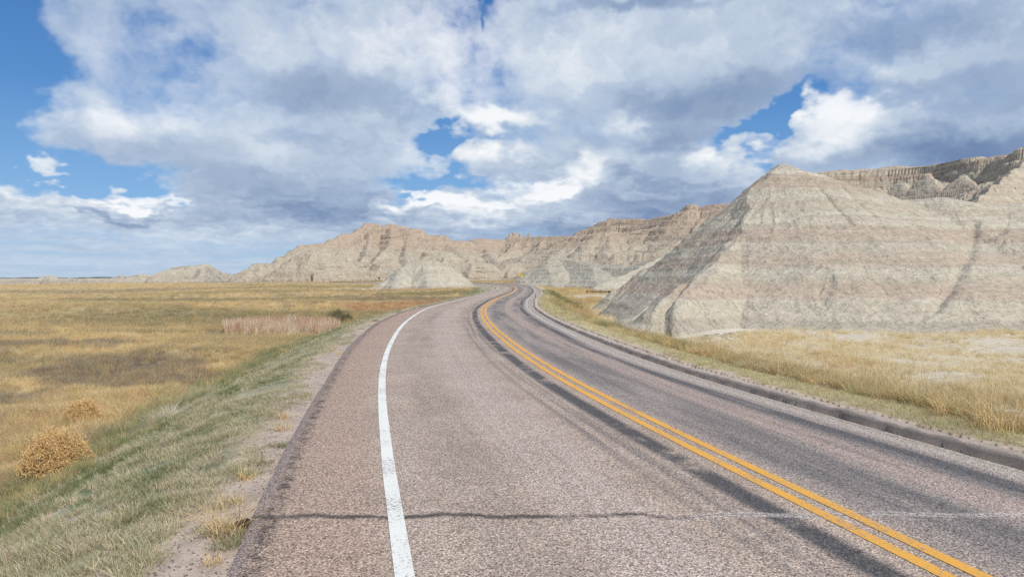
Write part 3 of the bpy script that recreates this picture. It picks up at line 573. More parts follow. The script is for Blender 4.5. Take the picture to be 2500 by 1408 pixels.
# --- main badlands wall
X, Y = polar(az(530), az(1960), 1150, 256, 480, 440); fd = Field(X, Y); rg = random.Random(12)
Dm = lambda x: np.interp(x, [572, 625, 733, 895, 1100, 1233, 1400, 1475, 1600, 1700, 1780, 1960], [296, 318, 350, 400, 400, 425, 400, 350, 325, 300, 290, 285])
cp = [(566, 692), (585, 682), (603, 657), (625, 645), (669, 642), (682, 629), (708, 623), (724, 609), (734, 598), (761, 598), (774, 591), (799, 591), (814, 581), (843, 571.5), (858, 569), (876, 559), (895, 547), (913, 547), (935, 551), (957, 548.5), (990, 553), (1023, 559.5), (1034, 567), (1056, 575), (1085, 577), (1105, 585), (1138, 586), (1173, 582.5), (1215, 585), (1233, 585), (1300, 581), (1380, 577), (1402, 579),
      (1424, 569), (1442, 555), (1457, 552), (1475, 538.6), (1490, 533), (1534, 531), (1578, 538), (1600, 534), (1629, 524), (1664, 517), (1674, 508), (1688, 506), (1703, 508.6), (1730, 504), (1774, 500.7), (1860, 480), (1960, 450)]
crest = [P3(a, b, float(Dm(a))) for a, b in cp]
WALL = [(0, 0), (1.2, .2), (3, 1.6), (7, 4.2), (9, 6.4), (14, 8.5), (16, 10.5), (26, 15), (50, 30), (80, 46)]
fd.spine(crest, WALL)
SP = [(0, 0), (1, .35), (4, 2.5), (10, 7.6), (25, 21)]; SP2 = [(0, 0), (.4, .25), (2, 1.9), (8, 8.5)]
spurs(fd, crest, .2, 52, 75, .40, SP, rg, subprof=SP2); spurs(fd, crest, .2, 30, 40, .5, SP, rg, subprof=SP2, start=.35, jit=.9)
spurs(fd, crest, .0, 16, 50, .5, SP, rg, side=1, sub=False)
for k in range(30):   # detached pyramids along the foot of the wall
    px = rg.uniform(620, 1640); Df = float(Dm(px)) - rg.uniform(34, 75); py = 680 - rg.uniform(14, 52) * (1.15 if px > 1200 else 1); c = np.array(P3(px, py, max(Df, 272))); 
    l = rg.uniform(2, 7); b = rg.uniform(-.5, .5); z0 = .2
    fd.spine([c - (l * 1.5, rg.uniform(-4, 4), c[2] * .45), c - (l * .4, 0, .3), c + (l * .4, 0, 0) - (0, 0, .1), c + (l * 1.6, rg.uniform(-4, 4), -c[2] * .5)], [(0, 0), (1, .35), (3, 2.0), (10, 8.5)])
    fd.spine([c, c + (b * 9, -c[2] * .7, -c[2] * .5), c + (b * 14, -c[2] * 1.5, -c[2])], [(0, 0), (1, .4), (3, 2.2), (10, 9)])
for px, py, D in ((775, 607, 300), (1092, 617, 335), (1160, 630, 322), (1490, 566, 300), (640, 668, 288), (1250, 640, 330), (1560, 600, 285)):
    c = np.array(P3(px, py, D)); fd.spine([c - (9, 2, 3.4), c - (2, 0, .1), c + (2, 0, 0), c + (8, 3, -3.5), c + (17, 2, -8)], [(0, 0), (1.5, .4), (4, 2.4), (12, 9.5), (20, 16)])
    fd.spine([c, c + (-1.5, -9, -5), c + (-2, -20, -c[2])], [(0, 0), (1, .3), (4, 2.7), (12, 10.5)])
for px, py in ((1238, 578), (1246, 572), (1254.6, 568), (1262, 574), (1270, 573), (1278, 578), (1285, 576), (1291, 573.5), (1297, 579), (1318, 575), (1324, 578)):
    c = np.array(P3(px, py - 2.5, 424)); fd.spine([c - (.3, 0, 0), c + (.3, 0, 0)], [(0, 0), (.4, .5), (1.1, 2.3), (2.2, 3.6), (4, 6), (20, 28)])
c = np.array(P3(1688, 497, 300)); fd.spine([c - (.4, 0, 0), c + (.4, 0, 0)], [(0, 0), (.8, .7), (2, 1.4), (3.2, 2.6), (8, 5), (20, 14)])
bw = rock('wall_siltstone', [(.28, (.37, .28, .215)), (.42, (.43, .36, .28)), (.5, (.47, .415, .33)), (.6, (.44, .37, .29)), (.72, (.38, .29, .22))], 5.0, .42, pink_z=[(11, 24, (.43, .325, .245), .7), (26, 30, (.44, .34, .265), .7)], speck=.26, crev=.5, ledge=.7)
fd.h = fd.h - .9 * np.clip(np.interp(fd.X, [-120, -70, -30, 200], [296, 284, 276, 276]) - fd.Y, 0, None)      # the foot stays behind the road
finish('badlands_wall', X, Y, fd, bw, .65, .15, (.38, 7), [(3.4, .85, 5), (1.3, .7, 15)], (), 55)
# --- cliff plateau behind the big hill
X, Y = polar(az(1900), az(2700), 620, 66, 190, 420); fd = Field(X, Y); rg = random.Random(5)
pc = [(1930, 432, 150), (1981, 423.6, 150), (2038, 415, 149), (2093, 414, 148), (2170, 408, 146), (2258, 403, 142), (2311, 397, 138), (2346, 387.5, 134), (2379, 388, 130), (2419, 397, 124), (2456, 384, 117), (2487, 377, 112), (2502, 363, 108), (2600, 340, 105), (2700, 320, 100)]
pcr = [P3(*p) for p in pc]; CL = [(0, 0), (1.5, .12), (2.1, .5), (2.5, 1.9), (3.3, 2.5), (3.7, 4.0), (6, 5.0), (30, 17), (60, 34)]
fd.spine(pcr, CL); fd.spine([np.array(p) + (3, 14, .6) for p in pcr], CL); fd.spine([np.array(p) + (6, 30, .6) for p in pcr], CL)
spurs(fd, pcr, 3, 15, 45, .4, [(0, 0), (.4, .2), (2, 1.6), (7, 6.5), (20, 19)], rg, subprof=[(0, 0), (.4, .3), (2, 1.9), (8, 8)], start=.2)
for px, py, D in ((2262, 424, 128), (2140, 455, 128), (2200, 440, 132), (2350, 425, 118)):
    c = np.array(P3(px, py, D)); fd.spine([c, c + (-1, -7, -4.2), c + (-3, -16, -11)], [(0, 0), (.6, .3), (3, 2.4), (10, 9.5)])
fd.spine([P3(2520, 380, 100), P3(2470, 420, 92), P3(2420, 455, 86), P3(2375, 500, 80)], [(0, 0), (1, .5), (4, 3.2), (15, 14)])
cr_ = rock('cliff_siltstone', [(.28, (.38, .29, .225)), (.42, (.44, .36, .28)), (.5, (.50, .44, .35)), (.6, (.43, .36, .28)), (.72, (.37, .285, .22))], 2.5, 1.0, speck=.28, crev=.7, ledge=.8)
finish('cliff', X, Y, fd, cr_, .45, .3, (.4, 4), [(1.5, .8, 6), (.6, .6, 2)], (), 66)
# --- distant buttes on the left
def butte(pts, D, depth, a0, a1, nc, nr, rill, rf, terr, mt, n, z0, seed, prof=None):
    X, Y = polar(az(a0), az(a1), nc, D - depth, D + depth * .5, nr); fd = Field(X, Y); rg = random.Random(seed); cst = [P3(a, b, D + 6 * math.sin(a * .05)) for a, b in pts]
    k = D / 400; fd.spine(cst, prof or [(0, 0), (1 * k, .3 * k), (5 * k, 4 * k), (20 * k, 14 * k), (60 * k, 36 * k)])
    sp = [(0, 0), (.5 * k, .2 * k), (3 * k, 2.6 * k), (20 * k, 19 * k)]; spurs(fd, cst, z0, n, depth * .9, .3, sp, rg, subprof=[(0, 0), (.4 * k, .2 * k), (6 * k, 6 * k)], jit=.6)
    return finish('butte', X, Y, fd, mt, rill, rf, (.4 * k, 9 * k), terr, (), seed)
bp1 = rock('butte_siltstone', [(.3, (.36, .30, .24)), (.45, (.43, .385, .31)), (.55, (.47, .43, .35)), (.7, (.37, .31, .25))], 5, .25, speck=.22, crev=.3)
butte([(395, 672), (404, 666), (424, 653), (436, 650), (470, 648), (490, 646.5), (503, 644.5), (508, 644), (514, 650), (528, 659), (540, 664), (560, 668), (572, 670), (580, 667), (590, 675), (612, 690)], 560, 90, 380, 630, 330, 220, .9, .11, [(2.4, .6, 3), (1.1, .4, 8)], bp1, 26, -4, 71)
butte([(190, 700), (225, 692), (255, 684), (280, 676), (298, 671), (306, 675), (318, 674), (345, 668), (356, 669), (375, 670), (390, 663), (400, 664), (420, 672), (450, 690)], 620, 100, 180, 470, 330, 200, .7, .12, [(2.0, .35, 4)], bp1, 24, -5, 72)
pts = [(x, 681 - 3 * fbm(np.array([x / 45.]), np.array([.5]), 3, 5)[0] - (6 if 100 < x < 135 else 0) - 1.5) for x in range(-160, 330, 9)]
butte(pts, 950, 170, -170, 340, 420, 160, 1.3, .07, [(3.5, .5, 4)], bp1, 40, -14, 73)
pts = [(x, 679 - 2.5 * fbm(np.array([x / 60.]), np.array([3.5]), 3, 8)[0]) for x in range(-160, 420, 12)]
butte(pts, 1500, 260, -170, 430, 300, 120, 2, .05, [(5, .5, 4)], bp1, 36, -14, 74)
mesa = plain('distant_mesa_pines', (.10, .115, .10), .95, .5, .02)
ms = butte([(-200, 677), (60, 676.4), (160, 677), (166, 681), (170, 681), (176, 677.6), (225, 676), (240, 675.6), (290, 675.8), (300, 682), (360, 684)], 4600, 500, -200, 370, 220, 60, 4, .01, None, mesa, 20, -20, 75, prof=[(0, 0), (30, 8), (60, 26), (300, 60)])

# ------------------------------------------------------------------ grasses (uncountable): instanced tufts on scattered points
def tuft(name, n, h, w, spread, lean, mt, seed, seg=3, droop=.5):
    rg = np.random.default_rng(seed); V = []; Fq = []
    for i in range(n):
        a = rg.uniform(0, 6.283); r0 = spread * math.sqrt(rg.random()); b = np.array([r0 * math.cos(a), r0 * math.sin(a), -.02]); a2 = a + rg.normal(0, .9); hh = h * rg.uniform(.45, 1.1); ln = abs(rg.normal(lean, lean * .5))
        d = np.array([math.cos(a2), math.sin(a2), 0]); sd = np.array([-d[1], d[0], 0]); ta = rg.uniform(0, 3.14); sd = sd * math.cos(ta) + d * math.sin(ta); k = len(V)
        for j in range(seg + 1):
            t = j / seg; p = b + np.array([0, 0, hh * (t - droop * ln * t * t * .5)]) + d * hh * ln * t * t; ww = w * (1 - t * .85) * rg.uniform(.8, 1.2)
            V += [p - sd * ww / 2, p + sd * ww / 2]
        for j in range(seg): Fq.append([k + 2 * j, k + 2 * j + 1, k + 2 * j + 3, k + 2 * j + 2])
    me = npmesh(name, V, Fq, 4, False); me.materials.append(mt); return bpy.data.objects.new(name, me)
def blade_mat(name='grass_blades'):
    m, g, b = mat(name); c = g.new('ShaderNodeAttribute', attribute_name='tint', attribute_type='INSTANCER').outputs['Color']
    p = g.new('ShaderNodeNewGeometry').outputs['Position']; n = g.noise(p, 35, 2, .6)
    c = g.v('SCALE', c, g.mr(n, .3, .7, .7, 1.3, 'LINEAR')); g.put(b.inputs['Base Color'], c); b.inputs['Roughness'].default_value = .7
    tr = g.new('ShaderNodeBsdfTranslucent'); g.put(tr.inputs['Color'], c); mx = g.new('ShaderNodeMixShader'); mx.inputs[0].default_value = .3
    g.l.new(b.outputs[0], mx.inputs[1]); g.l.new(tr.outputs[0], mx.inputs[2]); g.l.new(mx.outputs[0], g.n['Material Output'].inputs[0]); return m
BM = blade_mat()
def scatter(name, P, scl, idx, tint, protos, seed=0):
    n = len(P); rg = np.random.default_rng(seed); me = bpy.data.meshes.new(name); me.vertices.add(n); me.vertices.foreach_set('co', np.asarray(P, np.float32).ravel())
    a = me.attributes.new('rot', 'FLOAT_VECTOR', 'POINT'); R = np.c_[rg.normal(0, .1, n), rg.normal(0, .1, n), rg.uniform(0, 6.283, n)].astype(np.float32); a.data.foreach_set('vector', R.ravel())
    vfl(me, 'scl', scl); a = me.attributes.new('idx', 'INT', 'POINT'); a.data.foreach_set('value', np.asarray(idx, np.int32)); vcol(me, 'tint', tint)
    pc = bpy.data.collections.new(name + '_forms')
    for k, p in enumerate(protos): p.name = '%s_form_%02d' % (name, k); pc.objects.link(p)
    o = link(name, me); t = bpy.data.node_groups.new(name + '_scatter', 'GeometryNodeTree'); t.interface.new_socket('Geometry', in_out='INPUT', socket_type='NodeSocketGeometry'); t.interface.new_socket('Geometry', in_out='OUTPUT', socket_type='NodeSocketGeometry')
    N = t.nodes.new; gi = N('NodeGroupInput'); go = N('NodeGroupOutput'); ip = N('GeometryNodeInstanceOnPoints'); ci = N('GeometryNodeCollectionInfo'); ci.inputs['Collection'].default_value = pc; ci.inputs['Separate Children'].default_value = True; ci.inputs['Reset Children'].default_value = True
    def na(nm, ty): q = N('GeometryNodeInputNamedAttribute'); q.data_type = ty; q.inputs['Name'].default_value = nm; return q.outputs['Attribute']
    L = t.links.new; L(gi.outputs[0], ip.inputs['Points']); L(ci.outputs[0], ip.inputs['Instance']); ip.inputs['Pick Instance'].default_value = True
    L(na('idx', 'INT'), ip.inputs['Instance Index']); L(na('rot', 'FLOAT_VECTOR'), ip.inputs['Rotation']); L(na('scl', 'FLOAT'), ip.inputs['Scale']); L(ip.outputs[0], go.inputs[0])
    md = o.modifiers.new('scatter', 'NODES'); md.node_group = t; return o
def samp(n, a0, a1, r0, r1, seed, pw=1.):
    rg = np.random.default_rng(seed); a = np.radians(rg.uniform(a0, a1, n)); t = rg.random(n) ** pw; r = r0 * (r1 / r0) ** t; return r * np.sin(a), r * np.cos(a), r, rg
def jitcol(c, rg, v=.18, hue=.06): return np.clip(c * (1 + rg.normal(0, v, (len(c), 1))) * (1 + rg.normal(0, hue, c.shape)), .01, .9)
def on_hill(X, Y): return (np.arctan2(X, Y) > 0)
# shapes in the big hill: keep the grass off it
def hillfree(X, Y): 
    a = np.degrees(np.arctan2(X, Y)); ha = np.degrees(np.arctan2(HB[:, 0], HB[:, 1])); hr = np.hypot(HB[:, 0], HB[:, 1]); o = np.argsort(ha)
    return (a < ha.min()) | (np.hypot(X, Y) < np.interp(a, ha[o], hr[o]) - .1)
def dryfield():
    PX, PY, PR, Id = [], [], [], []
    X, Y, R, rg = samp(420000, -38, 38, 4.2, 330, 5, .95)
    u, si = roadco(X, Y); ul = oL[si] - u; ur = u - (oK[si] + .5); z2 = fbm(X / 1.4, Y / 1.8, 3, 61); z3 = fbm(X / 5, Y / 9, 3, 67)
    k = np.where(u < 0, ul > 3.0 + z2 * 1.3, (ur > .7 + z2 * .4)) & hillfree(X, Y)
    cl = (u > 0) & (ur > 3.6) & (Y < 50); n = fbm(X / 6, Y / 14, 4, 41); n2 = fbm(X / 1.6, Y / 2.5, 3, 43)
    k &= ~(cl & (n2 + n * .8 + .05 * (X > 9) > rg.uniform(-.15, .6, len(X)))); k &= ~((z2 + z3 > .25) & (rg.random(len(X)) < .65))
    k &= ~(((X + 12.5)**2 / 70 + (Y - 43)**2 / 8 < 1)); k &= ~((X > 8) & (X < 15) & (Y > 88) & (Y < 106) & (rg.random(len(X)) < .8))
    k &= ~((Y > 138) & (Y < 200) & (X > 1)); k &= ~((Y > 150) & (Y < 176) & (X > -32) & (X < -9)); k &= ~((X > 14) & (Y > 55))
    X, Y, R, z2, z3, u, ur = X[k], Y[k], R[k], z2[k], z3[k], u[k], ur[k]
    c = gcol(X, Y); lum = c.sum(1, keepdims=True); c = jitcol(c * 1.34 + np.array([.015, .015, .01]), rg); c = np.where(((u > 0) & (ur > 3.6) & (Y < 60))[:, None], c * .2 + np.array([.86, .745, .51]) * .8, c)
    str_ = rg.random(len(X)) < .22; c[str_] = jitcol(np.tile([.56, .43, .21], (str_.sum(), 1)), rg)
    sc = rg.uniform(.45, 1.05, len(X)) * (1 + .45 * z3) * np.clip(1 + 1.1 * z2, .4, 1.7) * np.where((u > 0) & (ur > 5) & (Y < 60), .7, 1.) * np.interp(R, [4, 20, 60, 150, 330], [.75, .85, 1.0, 1.15, 1.3])
    sc *= np.where((u > 0) & (ur < 6) & (Y < 40), 1.15, 1.); low = c[:, 0] < .26; sc[low] *= .7
    idx = np.where(R > 45, rg.integers(5, 8, len(X)), rg.integers(0, 5, len(X)))
    protos = [tuft('a', 30, .30, .007, .12, .5, BM, k) for k in range(5)] + [tuft('b', 22, .34, .016, .28, .4, BM, 20 + k, 2) for k in range(3)]
    o = scatter('dry_grass', np.c_[X, Y, gz(X, Y)], sc, idx, c, protos, 3)
    tag(o, 'golden and straw coloured dry prairie grass covering the plain and the roadside', 'dry grass', kind='stuff')
def verge():
    X, Y, R, rg = samp(300000, -40, 36, 3.6, 110, 9, .8); u, si = roadco(X, Y); ul = oL[si] - u; ur = u - (oK[si] + .5); n2 = fbm(X / 1.1, Y / 1.6, 4, 143); n = fbm(X / 5, Y / 7, 3, 91); n5 = fbm(X / .5, Y / .8, 3, 99)
    kl = (u < 0) & (fbm(X / .22, Y / .3, 2, 77) < .22) & (ul > .30 + n2 * .9 + n5 * .4) & (ul < 4.7 + n * 1.2) & (n5 + n2 < .20 + .3 * sstep(ul, 1, 3)) 
    kr = (u > 0) & (ur > -.05 + n2 * .3) & (ur < .85 + n2 * .5) & (rg.random(len(X)) < .7)
    k = kl | kr; X, Y, R, n2, n5, ul, ur, n, u = X[k], Y[k], R[k], n2[k], n5[k], ul[k], ur[k], n[k], u[k]
    g1 = np.array([.135, .165, .06]); g2 = np.array([.34, .315, .17]); g3 = np.array([.58, .51, .36]); m = np.clip(.58 + n2 * .9 + n5 * 1.2 - .22 * (ul - 2.2) * (u < 0) + rg.normal(0, .36, len(X)), 0, 1)[:, None]
    c = np.where(m < .5, g1 + (g2 - g1) * m * 2, g2 + (g3 - g2) * (m - .5) * 2); c = np.where((u > 0)[:, None], c * .25 + np.array([.58, .51, .29]) * .75, c)
    gp = np.exp(-((ur - 1.1) / .35)**2) * sstep(Y, 85, 40) * sstep(Y, 14, 18) * (u > 0); c = lerp(c, (.06, .11, .03), sstep(gp + n2 * .5, .5, .8) * .9)
    sc = rg.uniform(.5, 1.15, len(X)) * (1 + .4 * n5) * np.interp(R, [4, 30, 110], [.9, 1.1, 1.5])
    idx = np.where(R > 28, rg.integers(4, 6, len(X)), rg.integers(0, 4, len(X)))
    protos = [tuft('a', 16, .088, .006, .085, .8, BM, 50 + k) for k in range(4)] + [tuft('b', 20, .10, .012, .16, .6, BM, 60 + k, 2) for k in range(2)]
    o = scatter('green_grass', np.c_[X, Y, gz(X, Y)], sc, idx, jitcol(c, rg, .15), protos, 4)
    tag(o, 'short green and straw turf growing on the road verges', 'verge grass', kind='stuff')
    # loose chippings
    X, Y, R, rg = samp(90000, -40, 37, 3.5, 40, 19, .7); u, si = roadco(X, Y); ul = oL[si] - u; ur = u - (oK[si] + .45); k = ((u < 0) & (ul > -.02) & (ul < 1.5) & (rg.random(len(X)) < sstep(ul, 1.6, .2))) | ((u > 0) & (ur > 0) & (ur < .5) & (rg.random(len(X)) < .35)); X, Y = X[k], Y[k]
    ps = []
    for q in range(3):
        m_ = MB(); m_.box(np.array([0, 0, .2]), np.array([1, .8, .6])); me = m_.mesh('p'); 
        for v in me.vertices: v.co = v.co * rg.uniform(.6, 1.3)
        me.materials.append(BM); ps.append(bpy.data.objects.new('p', me))
    c = np.array([.40, .33, .29]) * rg.uniform(.35, 1.5, (len(X), 1)); o = scatter('gravel', np.c_[X, Y, gz(X, Y)], rg.uniform(.005, .014, len(X)), rg.integers(0, 3, len(X)), c, ps, 8)
    tag(o, 'loose pinkish chippings along the edge of the asphalt', 'gravel', kind='stuff')
def reeds():
    rg = np.random.default_rng(77); n = 9000; t = rg.random(n); w = rg.random(n); px = 545 + 280 * t; y0 = 803 - 8 * (t < .12); X = np.interp(px, [540, 830], [-19.0, -11.3]) ; Y = 45.5 + 8.5 * w * np.sin(np.pi * np.clip(t * .96 + .03, 0, 1)) ** .5; Y = Y - 1.6 * rg.random(n) ** 2 - .9 * np.abs(fbm(X / 1.5, X * 0, 2, 6)); X = X * Y / 48
    pale = rg.random(n) + .35 * w; c = np.where((pale < .62)[:, None], [.80, .70, .54], [.50, .27, .14]) * rg.uniform(.75, 1.2, (n, 1)); sc = .8 * rg.uniform(.5, 1.25, n) * (1 - .2 * w) * (1 + .35 * fbm(X / 1.2, Y / 1.2, 2, 3))
    protos = [tuft('r', 7, 1.0, .022, .12, .16, BM, 80 + k, 3) for k in range(4)]
    o = scatter('reeds', np.c_[X, Y, gz(X, Y)], sc, rg.integers(0, 4, n), c, protos, 12); tag(o, 'bleached white and rust reeds standing in the marshy hollow', 'reeds', kind='stuff')
def rubble():
    X, Y, R, rg = samp(26000, 10, 36.5, 26, 36, 31); a = np.degrees(np.arctan2(X, Y)); ed = np.interp(a, *HBA) - R; k = (ed > -.3) & (rg.random(len(X)) < .55 * np.exp(-np.abs(ed) / .7)); X, Y = X[k], Y[k]; ps = []
    for q in range(3):
        m_ = MB(); m_.box(np.array([0, 0, .2]), np.array([1, .8, .6])); me = m_.mesh('p')
        for v in me.vertices: v.co = v.co * rg.uniform(.6, 1.3)
        me.materials.append(BM); ps.append(bpy.data.objects.new('p', me))
    o = scatter('clay_rubble', np.c_[X, Y, gz(X, Y)], rg.uniform(.03, .13, len(X)) * rg.random(len(X)) ** .7, rg.integers(0, 3, len(X)), np.array([.47, .42, .335]) * rg.uniform(.8, 1.15, (len(X), 1)), ps, 9)
    tag(o, 'small crumbled clay lumps along the foot of the big hill', 'rubble', kind='stuff')
def stalks():
    X, Y, R, rg = samp(5200, -38, 37, 5, 90, 47, .9); u, si = roadco(X, Y); ul = oL[si] - u; ur = u - oK[si]; k = ((u < 0) & (ul > 4.2)) | ((u > 0) & (ur > 1.6) & (ur < 6)); k &= hillfree(X, Y); X, Y = X[k], Y[k]
    ps = [tuft('s', 7, .62, .006, .12, .35, BM, 90 + q, 4, .8) for q in range(4)]; o = scatter('seed_stalks', np.c_[X, Y, gz(X, Y)], rg.uniform(.5, 1.1, len(X)), rg.integers(0, 4, len(X)), jitcol(np.tile([.56, .42, .21], (len(X), 1)), rg), ps, 10)
    tag(o, 'taller pale seed stalks scattered through the dry grass', 'grass stalks', kind='stuff')
dryfield(); verge(); reeds(); rubble(); stalks()

# ------------------------------------------------------------------ single plants
def g1(x, y): return float(gz(np.array([x]), np.array([y]))[0])
def attr_mat(name, c1, c2, sc=30):
    m, g, b = mat(name); p = g.new('ShaderNodeNewGeometry').outputs['Position']; n = g.noise(p, sc, 3, .7); g.put(b.inputs['Base Color'], g.mix(g.mr(n, .35, .65), c1, c2)); return m
TW = attr_mat('tumbleweed_twigs', (.48, .29, .11), (.78, .56, .28)); DK = attr_mat('grey_twigs', (.10, .08, .06), (.22, .18, .13)); SG = attr_mat('sage_leaves', (.09, .085, .045), (.24, .20, .12)); DG = attr_mat('dry_tuft_blades', (.46, .30, .12), (.74, .56, .30)); WD = plain('weathered_timber', (.20, .155, .115), .9, .4, 6); PWD = plain('pale_timber', (.42, .34, .22), .9, .3, 6)
def twigball(name, px, py, z, rx, ry, h, n, mt, seed, label, cat, group=None, th=.006, leafy=.03):
    x, y = up(px, py, z); rg = np.random.default_rng(seed); V = []; Fq = []; zz = g1(x, y); root = empty(name, (x, y, zz), label=label, cat=cat, group=group)
    m_ = MB()
    for i in range(26):
        a = rg.uniform(0, 6.283); e = rg.uniform(.25, 1.4); P = [(0, 0, -.02)]; d = np.array([math.cos(a) * math.cos(e) * rx, math.sin(a) * math.cos(e) * ry, math.sin(e) * h])
        for j in range(1, 5): P.append(tuple(d * j / 5 + rg.normal(0, .02, 3) * h))
        m_.tube(P, np.linspace(.012, .004, 5), 4)
    m_.build('stem', mt, root)
    for i in range(n):
        a = rg.uniform(0, 6.283); e = math.asin(rg.random()); rr = rg.uniform(.45, 1.) ** .5 * (1 + .12 * math.sin(3 * a + seed) + .08 * math.sin(7 * a + 4 * e)); p = np.array([rx * math.cos(a) * math.cos(e), ry * math.sin(a) * math.cos(e), h * math.sin(e) + .01]) * rr
        d = rg.normal(0, 1, 3); d /= np.linalg.norm(d); s2 = np.cross(d, rg.normal(0, 1, 3)); s2 /= np.linalg.norm(s2); l = rg.uniform(.6, 1.6) * leafy; k = len(V); c2 = p + d * l + s2 * l * .3
        V += [p - s2 * th / 2, p + s2 * th / 2, p + d * l * .5 + s2 * (th / 2 + l * .12), p + d * l * .5 - s2 * (th / 2 - l * .12), c2 + s2 * th / 3, c2 - s2 * th / 3]; Fq += [[k, k + 1, k + 2, k + 3], [k + 3, k + 2, k + 4, k + 5]]
    V = np.array(V); V[:, 2] = np.maximum(V[:, 2], -.03); link('twigs', npmesh('twigs', V, Fq, 4, False), mt, root); return root
twigball('tumbleweed', 132, 1172, -1.15, .50, .42, .60, 15000, TW, 1, 'large orange tumbleweed lying in the grass below the verge', 'tumbleweed', leafy=.035)
twigball('tumbleweed', 200, 1035, -1.2, .34, .32, .42, 6000, TW, 2, 'smaller pale orange tumbleweed behind the large one', 'tumbleweed', leafy=.04)
twigball('sagebrush', 822, 789, -1.6, .75, .7, .95, 1700, SG, 4, 'dark round bush at the right end of the white reeds', 'bush', th=.02, leafy=.13)
twigball('sagebrush', 846, 783, -1.5, .5, .5, .6, 700, SG, 5, 'small dark bush between the round bush and the road bank', 'bush', th=.02, leafy=.13)
twigball('sagebrush', 634, 689.5, 0, .8, .6, .25, 300, SG, 6, 'low dark shrub at the foot of the left slope by the wire fence', 'shrub', th=.03, leafy=.12)
twigball('sagebrush', 1142, 696, .1, .8, .7, .5, 900, SG, 7, 'dark shrub at the right foot of the pale mound beside the road', 'shrub', th=.06, leafy=.3)
def bareshrub():
    px, D = 762, 262; x = (px - 1250) / F * D; z = g1(x, D); rt = empty('bare_shrub', (x, D, z), label='bare grey leafless shrub standing before the badlands wall', cat='shrub'); rg = np.random.default_rng(5)
    for i in range(5):
        m_ = MB(); a = rg.uniform(0, 6.28); e = rg.uniform(1.1, 1.5); L = rg.uniform(2.6, 3.9); d = np.array([math.cos(a) * math.cos(e), math.sin(a) * math.cos(e), math.sin(e)]); m_.tube([d * L * t + rg.normal(0, .04, 3) * (t > 0) for t in np.linspace(0, 1, 6)], np.linspace(.07, .02, 6), 5)
        for j in range(26):
            t = rg.uniform(.05, .8); p = d * L * t; b = rg.uniform(0, 6.28); e2 = rg.uniform(.3, 1.2); l = rg.uniform(.5, 1.5) * (1 - t * .5); q = np.array([math.cos(b) * math.cos(e2), math.sin(b) * math.cos(e2), math.sin(e2)]); m_.tube([p, p + q * l * .5 + (0, 0, .04), p + q * l], [.035, .022, .012], 3)
        m_.build('branch', DK, rt)
bareshrub()
def tufts():
    L = [(545, 1312, .34, 'largest straw tuft, leaning at the broken edge of the asphalt', 150), (600, 1178, .17, 'small reddish dry tuft on the gravel shoulder halfway up the near edge', 70), (575, 1235, .13, 'low rusty tuft on the gravel just beyond the straw tuft', 60), (688, 1056, .17, 'dry tuft against the asphalt lip, near one of a pair', 80), (692, 1026, .16, 'dry tuft against the asphalt lip, far one of a pair', 80), (515, 1392, .12, 'tiny rusty tuft at the bottom of the shoulder', 60), (832, 868, .16, 'farthest orange tuft beside the left asphalt edge', 70)]
    for k, (px, py, h, lb, n) in enumerate(L):
        x, y = up(px, py, -.08); o = tuft('dry_tuft', n, h, .005, h * .42, .75, DG, 200 + k, 4); COL.objects.link(o); o.location = (x, y, g1(x, y)); tag(o, lb, 'grass tuft', 'dry tufts along the gravel shoulder')
    rg = np.random.default_rng(8)
    for k, (px, py, z, h, lb) in enumerate([(2440, 1090, -.1, .55, 'tall arching grass clump beside the kerb at the right edge'), (2330, 1052, -.1, .42, 'green based grass clump left of the tall arching one by the kerb'), (480, 930, -1.2, .75, 'tall thin dry weed standing at the foot of the verge'), (700, 905, -1.2, .6, 'slender yellow weed near the verge above the thin dry one')]):
        x, y = up(px, py, z); o = tuft('grass_clump' if k < 2 else 'dry_weed', 170 if k < 2 else 26, h, .007, h * .5, .8, DG, 300 + k, 5, .9); COL.objects.link(o); o.location = (x, y, g1(x, y)); tag(o, lb, 'grass clump' if k < 2 else 'weed')
    # broken piece of dark asphalt at the road edge
    x, y = up(600, 1284, -.02); m_ = MB()
    for k in range(5): m_.box(np.array([rg.uniform(-.05, .05), rg.uniform(-.03, .03), .012 + .006 * k]), np.array([rg.uniform(.05, .1), rg.uniform(.03, .05), .02]), np.array([[math.cos(k), -math.sin(k), 0], [math.sin(k), math.cos(k), 0], [0, 0, 1]]))
    o = m_.build('asphalt_chunk', plain('tar', (.02, .019, .019), .7)); o.location = (x, y, g1(x, y) + .02); tag(o, 'black broken chunk of asphalt at the left road edge', 'chunk')
tufts()

